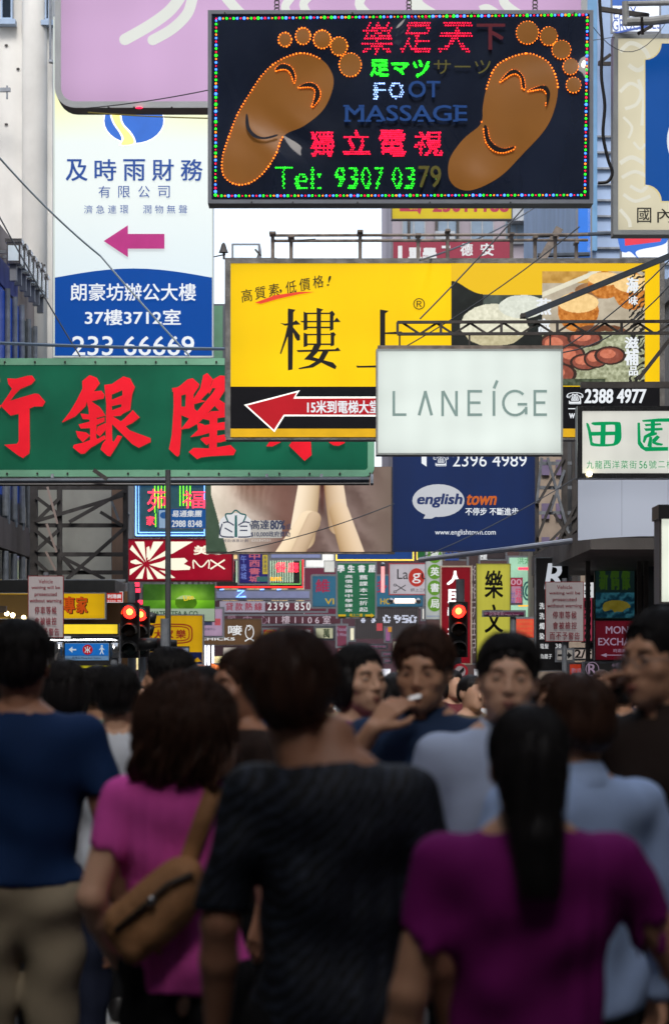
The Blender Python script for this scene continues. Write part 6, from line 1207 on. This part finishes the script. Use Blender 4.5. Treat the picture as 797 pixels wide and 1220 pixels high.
    for s in (-1, 1):
        e = A[s][0]; q = sh[s]+(e-sh[s])*min(1, sleeve/.6*1.0); sp += [('c', .03, 1, sh[s], q, .060, .056)]
        if sleeve > .9: wr = A[s][1]; sp += [('c', .02, 1, e, e+(wr-e)*.9, .052, .038)]
        else: ed = q; dr = (e-sh[s])/np.linalg.norm(e-sh[s]); sp += [('c', .004, 1, q, q+dr*.012, .057, .060), ('c', .003, -1, q+dr*.034, q+dr*.09, .075, .08)]
    sp += [('c', .006, -1, (0, .012, 1.44), (0, -.01, 1.60), .062, .075)]
    hem = (lambda X, Y_, Z: .0+hemz+.006*np.sin(X*20+ph[5])-Z)
    so_ = mesh_np('shirt', [field(sp, *bbox(sp), hb, cuts=(hem,), disp=folds)], shirt, root, sc)
    if collar:
        m = MB(); n = 18
        for j in range(n+1):
            a = math.pi*(-.5+.08)+2*math.pi*.92*j/n; x, y = .066*math.cos(a), .012+.062*math.sin(a)
            m.v += [(x*sc, y*sc, (1.440+.012*math.sin(a))*sc), (x*1.02*sc, y*1.02*sc, (1.486+.012*math.sin(a))*sc), (x*1.34*sc, (y*1.3)*sc, (1.434+.006*math.sin(a))*sc)]
        for j in range(n): q = 3*j; m.f += [(q, q+3, q+4, q+1), (q+1, q+4, q+5, q+2)]
        m.build('collar', shirt, root, loc=(0, 0, 0), smooth=True)
    tp = [('e', .05, 1, (0, 0, .93), (.168*w, .116, .13))]+legs(.016, .09)
    wst = (lambda X, Y_, Z: Z-1.0)
    mesh_np('trousers', [field(tp, *bbox(tp), .016, cuts=(wst,), disp=folds)], trousers, root, sc)
    for s in (-1, 1):
        p = [('c', .02, 1, (s*.1, .04, .055), (s*.106, -.13, .04), .048, .036), ('c', .02, 1, (s*.1, .03, .1), (s*.1, .03, .05), .045, .045)]
        mesh_np('shoe', [field(p, *bbox(p), .012, cuts=(lambda X, Y_, Z: .004-Z,))], SHOE, root, sc)
    root['sc'] = sc
    return root, so_
def on_cloth(root, so_, pts, back=True, off=.006):          # lay points (unit x, z) on the cloth surface
    from mathutils.bvhtree import BVHTree
    me = so_.data; bv = BVHTree.FromPolygons([v.co[:] for v in me.vertices], [tuple(p.vertices) for p in me.polygons]); sc = root['sc']; o = []
    for x, z in pts:
        h = bv.ray_cast(Vector((x*sc, (1 if back else -1), z*sc)), Vector((0, -1 if back else 1, 0)))
        if h[0] is None: o.append(None); continue
        o.append(h[0]+Vector((0, off if back else -off, 0)))
    return o
def ribbon3(pts, wd, th=.004):                               # flat strap along 3-D points
    m = MB(); P = [p for p in pts if p is not None]
    for i, p in enumerate(P):
        t = (P[min(i+1, len(P)-1)]-P[max(i-1, 0)]).normalized(); u = t.cross(Vector((0, 1, 0))).normalized()*wd/2; n_ = t.cross(u).normalized()*th
        m.v += [tuple(p+u), tuple(p-u), tuple(p-u-n_), tuple(p+u-n_)]
    for i in range(len(P)-1): a = 4*i; m.f += [(a, a+1, a+5, a+4), (a+1, a+2, a+6, a+5), (a+2, a+3, a+7, a+6), (a+3, a, a+4, a+7)]
    return m
DENIM = cloth('denim', (40, 46, 66)); BLK = cloth('black', (20, 20, 23)); KHAKI = cloth('khaki', (150, 138, 116)); GREYT = cloth('grey_trouser', (60, 58, 58))
# 1 navy T-shirt, khaki trousers
person(26, 738, 6.8, 176, 'man from behind in navy T-shirt and khaki trousers at the left edge', 'short', 'black', 'deep', cloth('navy', (18, 44, 84)), KHAKI, 1.1, sleeve=.42, messy=1.05, hemz=.965)
# 2 pink shirt woman with bag
r2, s2 = person(222, 806, 5.9, 180, 'woman from behind with curly brown hair and pink T-shirt', 'curly', 'brown', 'light', cloth('pink', (222, 84, 176)), BLK, 1.0, arms={1: ((.25, .06, 1.12), (.19, -.08, .93), (-.6, -.6, -.3), (0, 0, 1), .6)}, sleeve=.40)
BAGM = mat('tan_canvas_bag', (158, 112, 72), rough=.75, var=.2, scale=10, bump=.25); q = on_cloth(r2, s2, [(.15-.006*i, 1.42-.02*i) if i < 2 else (.10+.008*i*1.0-.02, 1.42-.022*i) for i in range(2)])
q = on_cloth(r2, s2, [(-.085+.0085*i, 1.425-.0235*i) for i in range(20)])
b2 = thing('shoulder_bag', r2.location, 'tan canvas shoulder bag with wide strap hanging on the back of the pink shirt', 'bag', rz=math.pi)
ribbon3(q, .045).build('strap', BAGM, b2, loc=(0, 0, 0), smooth=True)
bp_ = [('c', .03, 1, (.0, .155, 1.10), (.15, .15, .99), .050, .045), ('c', .04, 1, (.03, .155, 1.02), (.12, .15, .93), .052, .045), ('c', .03, 1, (-.01, .16, 1.05), (.06, .16, .97), .045, .045)]
mesh_np('pouch', [field(bp_, *bbox(bp_), .007, disp=lambda X, Y_, Z: .003*np.sin(X*60+Z*40))], BAGM, b2, 1.)
MB().tube([(-.03, .21, 1.11), (.03, .218, 1.085), (.09, .21, 1.03), (.16, .195, .97)], .007, 8).build('flap_edge', paint((44, 36, 30), .6), b2, loc=(0, 0, 0), smooth=True)
MB().ball((.07, .222, 1.045), (.012, .005, .012), 10, 6).build('buckle', CHROME, b2, loc=(0, 0, 0), smooth=True)
# 3 dark textured shirt
DT = mat('dark_textured_cloth', (15, 19, 28), rough=.7, var=.3, scale=10, bump=.2, spec=.3); _n = DT.node_tree
wv = _n.nodes.new('ShaderNodeTexWave'); wv.bands_direction = 'DIAGONAL'; wv.inputs['Scale'].default_value = 22; wv.inputs['Distortion'].default_value = 3.5; wv.inputs['Detail'].default_value = 1; wv.inputs['Detail Scale'].default_value = 2.2
tc = _n.nodes.new('ShaderNodeTexCoord'); _n.links.new(tc.outputs['Object'], wv.inputs[0]); cr = _n.nodes.new('ShaderNodeValToRGB'); cr.color_ramp.elements[0].position = .55; cr.color_ramp.elements[0].color = (.004, .005, .008, 1); cr.color_ramp.elements[1].color = (.022, .030, .050, 1)
_n.links.new(wv.outputs[0], cr.inputs[0]); _n.links.new(cr.outputs[0], _n.nodes['Principled BSDF'].inputs['Base Color'])
person(394, 757, 4.8, 174, 'man from behind in black wave patterned shirt in the centre foreground', 'short', 'brown', 'deep', DT, BLK, .98, hoff=.06, sleeve=.6, head=(8, 6, 9), messy=1.2)
# 4 magenta shirt woman
person(628, 838, 4.4, 184, 'woman from behind with long black hair and magenta shirt', 'long', 'black', 'tan', cloth('magenta', (120, 18, 102)), BLK, 1.06, arms={-1: ((-.33, -.03, 1.16), (-.43, -.16, .98), (-.5, -.6, -.5), (0, 0, -1), .4)}, sleeve=.40)
# 5 navy polo man, hand at mouth
person(505, 747, 7.0, -14, 'man in navy polo facing the camera with his hand at his mouth', 'short', 'brown', 'tan', cloth('dark_polo', (34, 52, 82)), BLK, 1.08, arms={-1: ((-.27, -.13, 1.20), (-.105, -.215, 1.42), (.62, .25, .74), (.3, .9, -.2), .5), 1: ((.24, .0, 1.12), (.12, -.22, 1.02), (-.8, -.3, .1), (0, 0, 1), .6)}, sleeve=.42, collar=True, head=(0, 8, 0), messy=1.1)
MB_c = thing('cigarette', W(497, 830, 6.72), 'small white cigarette held between the fingers at the mouth of the navy polo man', 'cigarette'); MB().tube([W(488, 832, 6.74), W(500, 829, 6.70)], .004, 8).build('paper', BW, MB_c)
# 6 pale shirt man
person(603, 754, 6.3, 4, 'man in pale grey blue shirt facing the camera behind the long haired woman', 'short', 'black', 'light', cloth('pale_blue_grey', (172, 186, 214)), GREYT, 1.1, sleeve=1.0, collar=True, head=(-6, 0, 3), messy=1.04)
# 7 light blue shirt man
person(684, 803, 5.5, -148, 'man in light blue shirt turned away at the right of the crowd', 'short', 'brown', 'tan', cloth('light_blue', (166, 190, 232)), GREYT, 1.25, sleeve=1.0, collar=True, messy=1.02)
# 8 man with glasses and phone at the right edge
r8, s8 = person(788, 724, 6.0, -42, 'man with glasses at the right edge holding a phone to his ear', 'short', 'black', 'tan', cloth('brown_black', (44, 34, 30)), BLK, 1.08, arms={-1: ((-.25, -.14, 1.22), (-.135, -.125, 1.43), (.25, .35, .9), (.95, .1, .1), .45)}, sleeve=.5, collar=True, head=(-10, 4, 0), messy=1.03)
g = MB(); sc8 = r8['sc']; R8 = rotm(math.radians(-10), math.radians(4)); T8 = lambda x, y, z: tuple((R8 @ (V3(x, y, z)-V3(0, .02, 1.475))+V3(0, .02, 1.475))*sc8)
for s_ in (-1, 1): g.tube([T8(s_*.031+.021*math.cos(a*.524), -.098, 1.589+.015*math.sin(a*.524)) for a in range(13)], .0013, 6)
g.tube([T8(-.010, -.099, 1.592), T8(.010, -.099, 1.592)], .0014, 6)
for s_ in (-1, 1): g.tube([T8(s_*.052, -.096, 1.593), T8(s_*.074, -.03, 1.592), T8(s_*.076, .01, 1.594)], .0014, 6)
tg = thing('glasses', r8.location, 'thin metal glasses worn by the man at the right edge', 'glasses', rz=r8.rotation_euler.z); g.build('frame', STEEL, tg, loc=(0, 0, 0))
tp_ = thing('phone', r8.location, 'dark mobile phone pressed to the ear of the man at the right edge', 'phone', rz=r8.rotation_euler.z)
MB().bar((-.098, -.105, 1.46*sc8), (-.093, .0, 1.60*sc8), .045, .012).build('casing', BLACKP, tp_, loc=(0, 0, 0))
# 9 purple T-shirt
r9, s9 = person(428, 766, 7.9, 24, 'young person in purple printed T-shirt looking right behind the dark shirted man', 'bob', 'black', 'light', cloth('purple', (120, 30, 130)), DENIM, 1.0, sleeve=.42, head=(10, 0, 0))
from mathutils.bvhtree import BVHTree
bv = BVHTree.FromPolygons([v.co[:] for v in s9.data.vertices], [tuple(p.vertices) for p in s9.data.polygons])
PRM = paint((190, 180, 205), .6)
for txt, x0, x1, z0, z1 in (('SAMSUNG Anycall', -.105, .105, 1.275, 1.295), ('S8300', -.02, .08, 1.24, 1.257), ('Anyband', -.05, .09, 1.08, 1.10), ('BIG VIEW', -.07, .10, 1.045, 1.07)):
    co, fs = glyphs(txt); a, b = co[:, 0].min(), co[:, 0].max(); c, d = co[:, 1].min(), co[:, 1].max(); m = MB()
    for p in co:
        x = x0+(p[0]-a)/(b-a)*(x1-x0); z = z0+(p[1]-c)/(d-c)*(z1-z0); h_ = bv.ray_cast(Vector((x, -1, z)), Vector((0, 1, 0))); m.v.append((x, (h_[0].y if h_[0] else -.1)-.004, z))
    m.f = fs; m.build('print', PRM, r9, loc=(0, 0, 0), kind='stuff')
m = MB()
for k in range(26):
    a = k*2.4; x = .01+.055*math.sqrt(k/26)*math.cos(a); z = 1.165+.045*math.sqrt(k/26)*math.sin(a); h_ = bv.ray_cast(Vector((x, -1, z)), Vector((0, 1, 0))); y = (h_[0].y if h_[0] else -.1)-.006
    b_ = len(m.v); r_ = .006+.004*math.sin(k*3.1); m.v += [(x+r_*math.cos(j*1.05), y, z+r_*1.3*math.sin(j*1.05)) for j in range(6)]; m.f.append(tuple(b_+j for j in range(6)))
m.build('print', PRM, r9, loc=(0, 0, 0), kind='stuff')
# second rank
person(246, 793, 8.6, 128, 'man in dark shirt looking away to the right behind the curly haired woman', 'short', 'black', 'tan', cloth('charcoal', (34, 34, 38)), BLK, 1.05, sleeve=.5, messy=1.02)
person(198, 775, 10.2, -95, 'person in white top in profile facing left', 'short', 'black', 'tan', cloth('white', (206, 212, 222)), DENIM, 1.0, sleeve=.5, messy=1.16)
person(141, 792, 8.6, 176, 'man from behind in white shirt next to the navy T-shirt man', 'short', 'black', 'light', cloth('white', (206, 212, 222)), DENIM, 1.0, sleeve=.55, messy=1.03)
person(117, 792, 10.6, 186, 'person from behind in pale green shirt under the station sign', 'short', 'black', 'tan', cloth('pale_green', (140, 158, 130)), BLK, 1., sleeve=.5)
person(79, 785, 8.9, 182, 'person from behind in black top beside the navy T-shirt man', 'bob', 'black', 'tan', BLK, DENIM, 1., sleeve=.5)
person(288, 772, 7.4, -62, 'man in dark brown shirt with turned head left of the centre man', 'short', 'brown', 'deep', cloth('dark_brown', (46, 34, 30)), BLK, 1.05, sleeve=.5, messy=1.05)
person(12, 786, 9.6, 170, 'person from behind in grey top at the far left edge', 'short', 'black', 'tan', cloth('mid_grey', (84, 90, 104)), BLK, 1.05, sleeve=.5)
person(662, 800, 8.0, -12, 'person in brown top facing the camera between the two blue shirted men', 'short', 'brown', 'tan', cloth('warm_brown', (80, 56, 46)), BLK, 1.0, sleeve=.5)
person(462, 806, 9.8, 150, 'woman in dark maroon top behind the navy polo man', 'bob', 'black', 'tan', cloth('maroon', (70, 24, 40)), BLK, 1.0, sleeve=.5)
# far crowd: a few builds copied
protos = []
for i, (hr, hc, sk, c, yw) in enumerate((('short', 'black', 'tan', (120, 116, 124), 180), ('bob', 'black', 'light', (120, 60, 66), 8), ('short', 'brown', 'deep', (196, 196, 200), -8), ('long', 'black', 'tan', (44, 56, 84), 174), ('short', 'black', 'light', (150, 130, 96), 40))):
    protos.append((hr, hc, sk, c, yw))
look = ['in grey top from behind', 'in dull red top facing the camera', 'in white top facing the camera', 'with long hair and blue top', 'in olive top turned to the right']
built = {}
rg = random.Random(5); xs = [6, 34, 62, 98, 136, 170, 226, 262, 300, 328, 352, 388, 432, 446, 470, 540, 562, 580, 636, 652, 672, 690, 716, 742, 764, 782]
near = ['at the far left edge', 'left of the station sign', 'under the no waiting notice', 'under the station sign', 'left of the traffic light', 'right of the left traffic light', 'under the parking plate', 'under the chick sign', 'left of the centre', 'left of the centre man', 'behind the centre man', 'behind the purple T-shirt', 'right of the purple T-shirt', 'under the maroon street plates', 'left of the polo man', 'right of the polo man', 'under the right traffic light', 'under the yellow upright', 'under the purple street plate', 'under the salon sign', 'under the arrow plate', 'under the floor plate', 'under the money exchange sign', 'under the ornate R sign', 'by the shop shutter', 'at the right edge']
for i, x in enumerate(xs):
    k = (i*3+1) % 5; Yd = [12.5, 17, 14, 22, 15.5, 19, 26][i % 7]; tp = [800, 806, 797, 812, 803, 809, 815][(i*2) % 7]; lab = 'passer-by '+look[k]+' '+near[i]
    if k not in built:
        hr, hc, sk, c, yw = protos[k]; r_, _ = person(x, tp, Yd, yw, lab, hr, hc, sk, cloth('far_%d' % k, c), BLK, 1.0, sleeve=.5, fine=False, group='distant passers-by in the crowd'); built[k] = (r_, EYE+(HZ-tp)*Yd/F)
    else:
        r_, H0 = built[k]; c_ = copy_tree(r_, loc=((x-CX)*Yd/F, Yd, 0), label=lab); s_ = (EYE+(HZ-tp)*Yd/F)/H0; c_.scale = (s_,)*3; c_.rotation_euler.z = r_.rotation_euler.z+rg.uniform(-.25, .25)
for o_ in bpy.data.objects:
    if 'sc' in o_.keys(): del o_['sc']
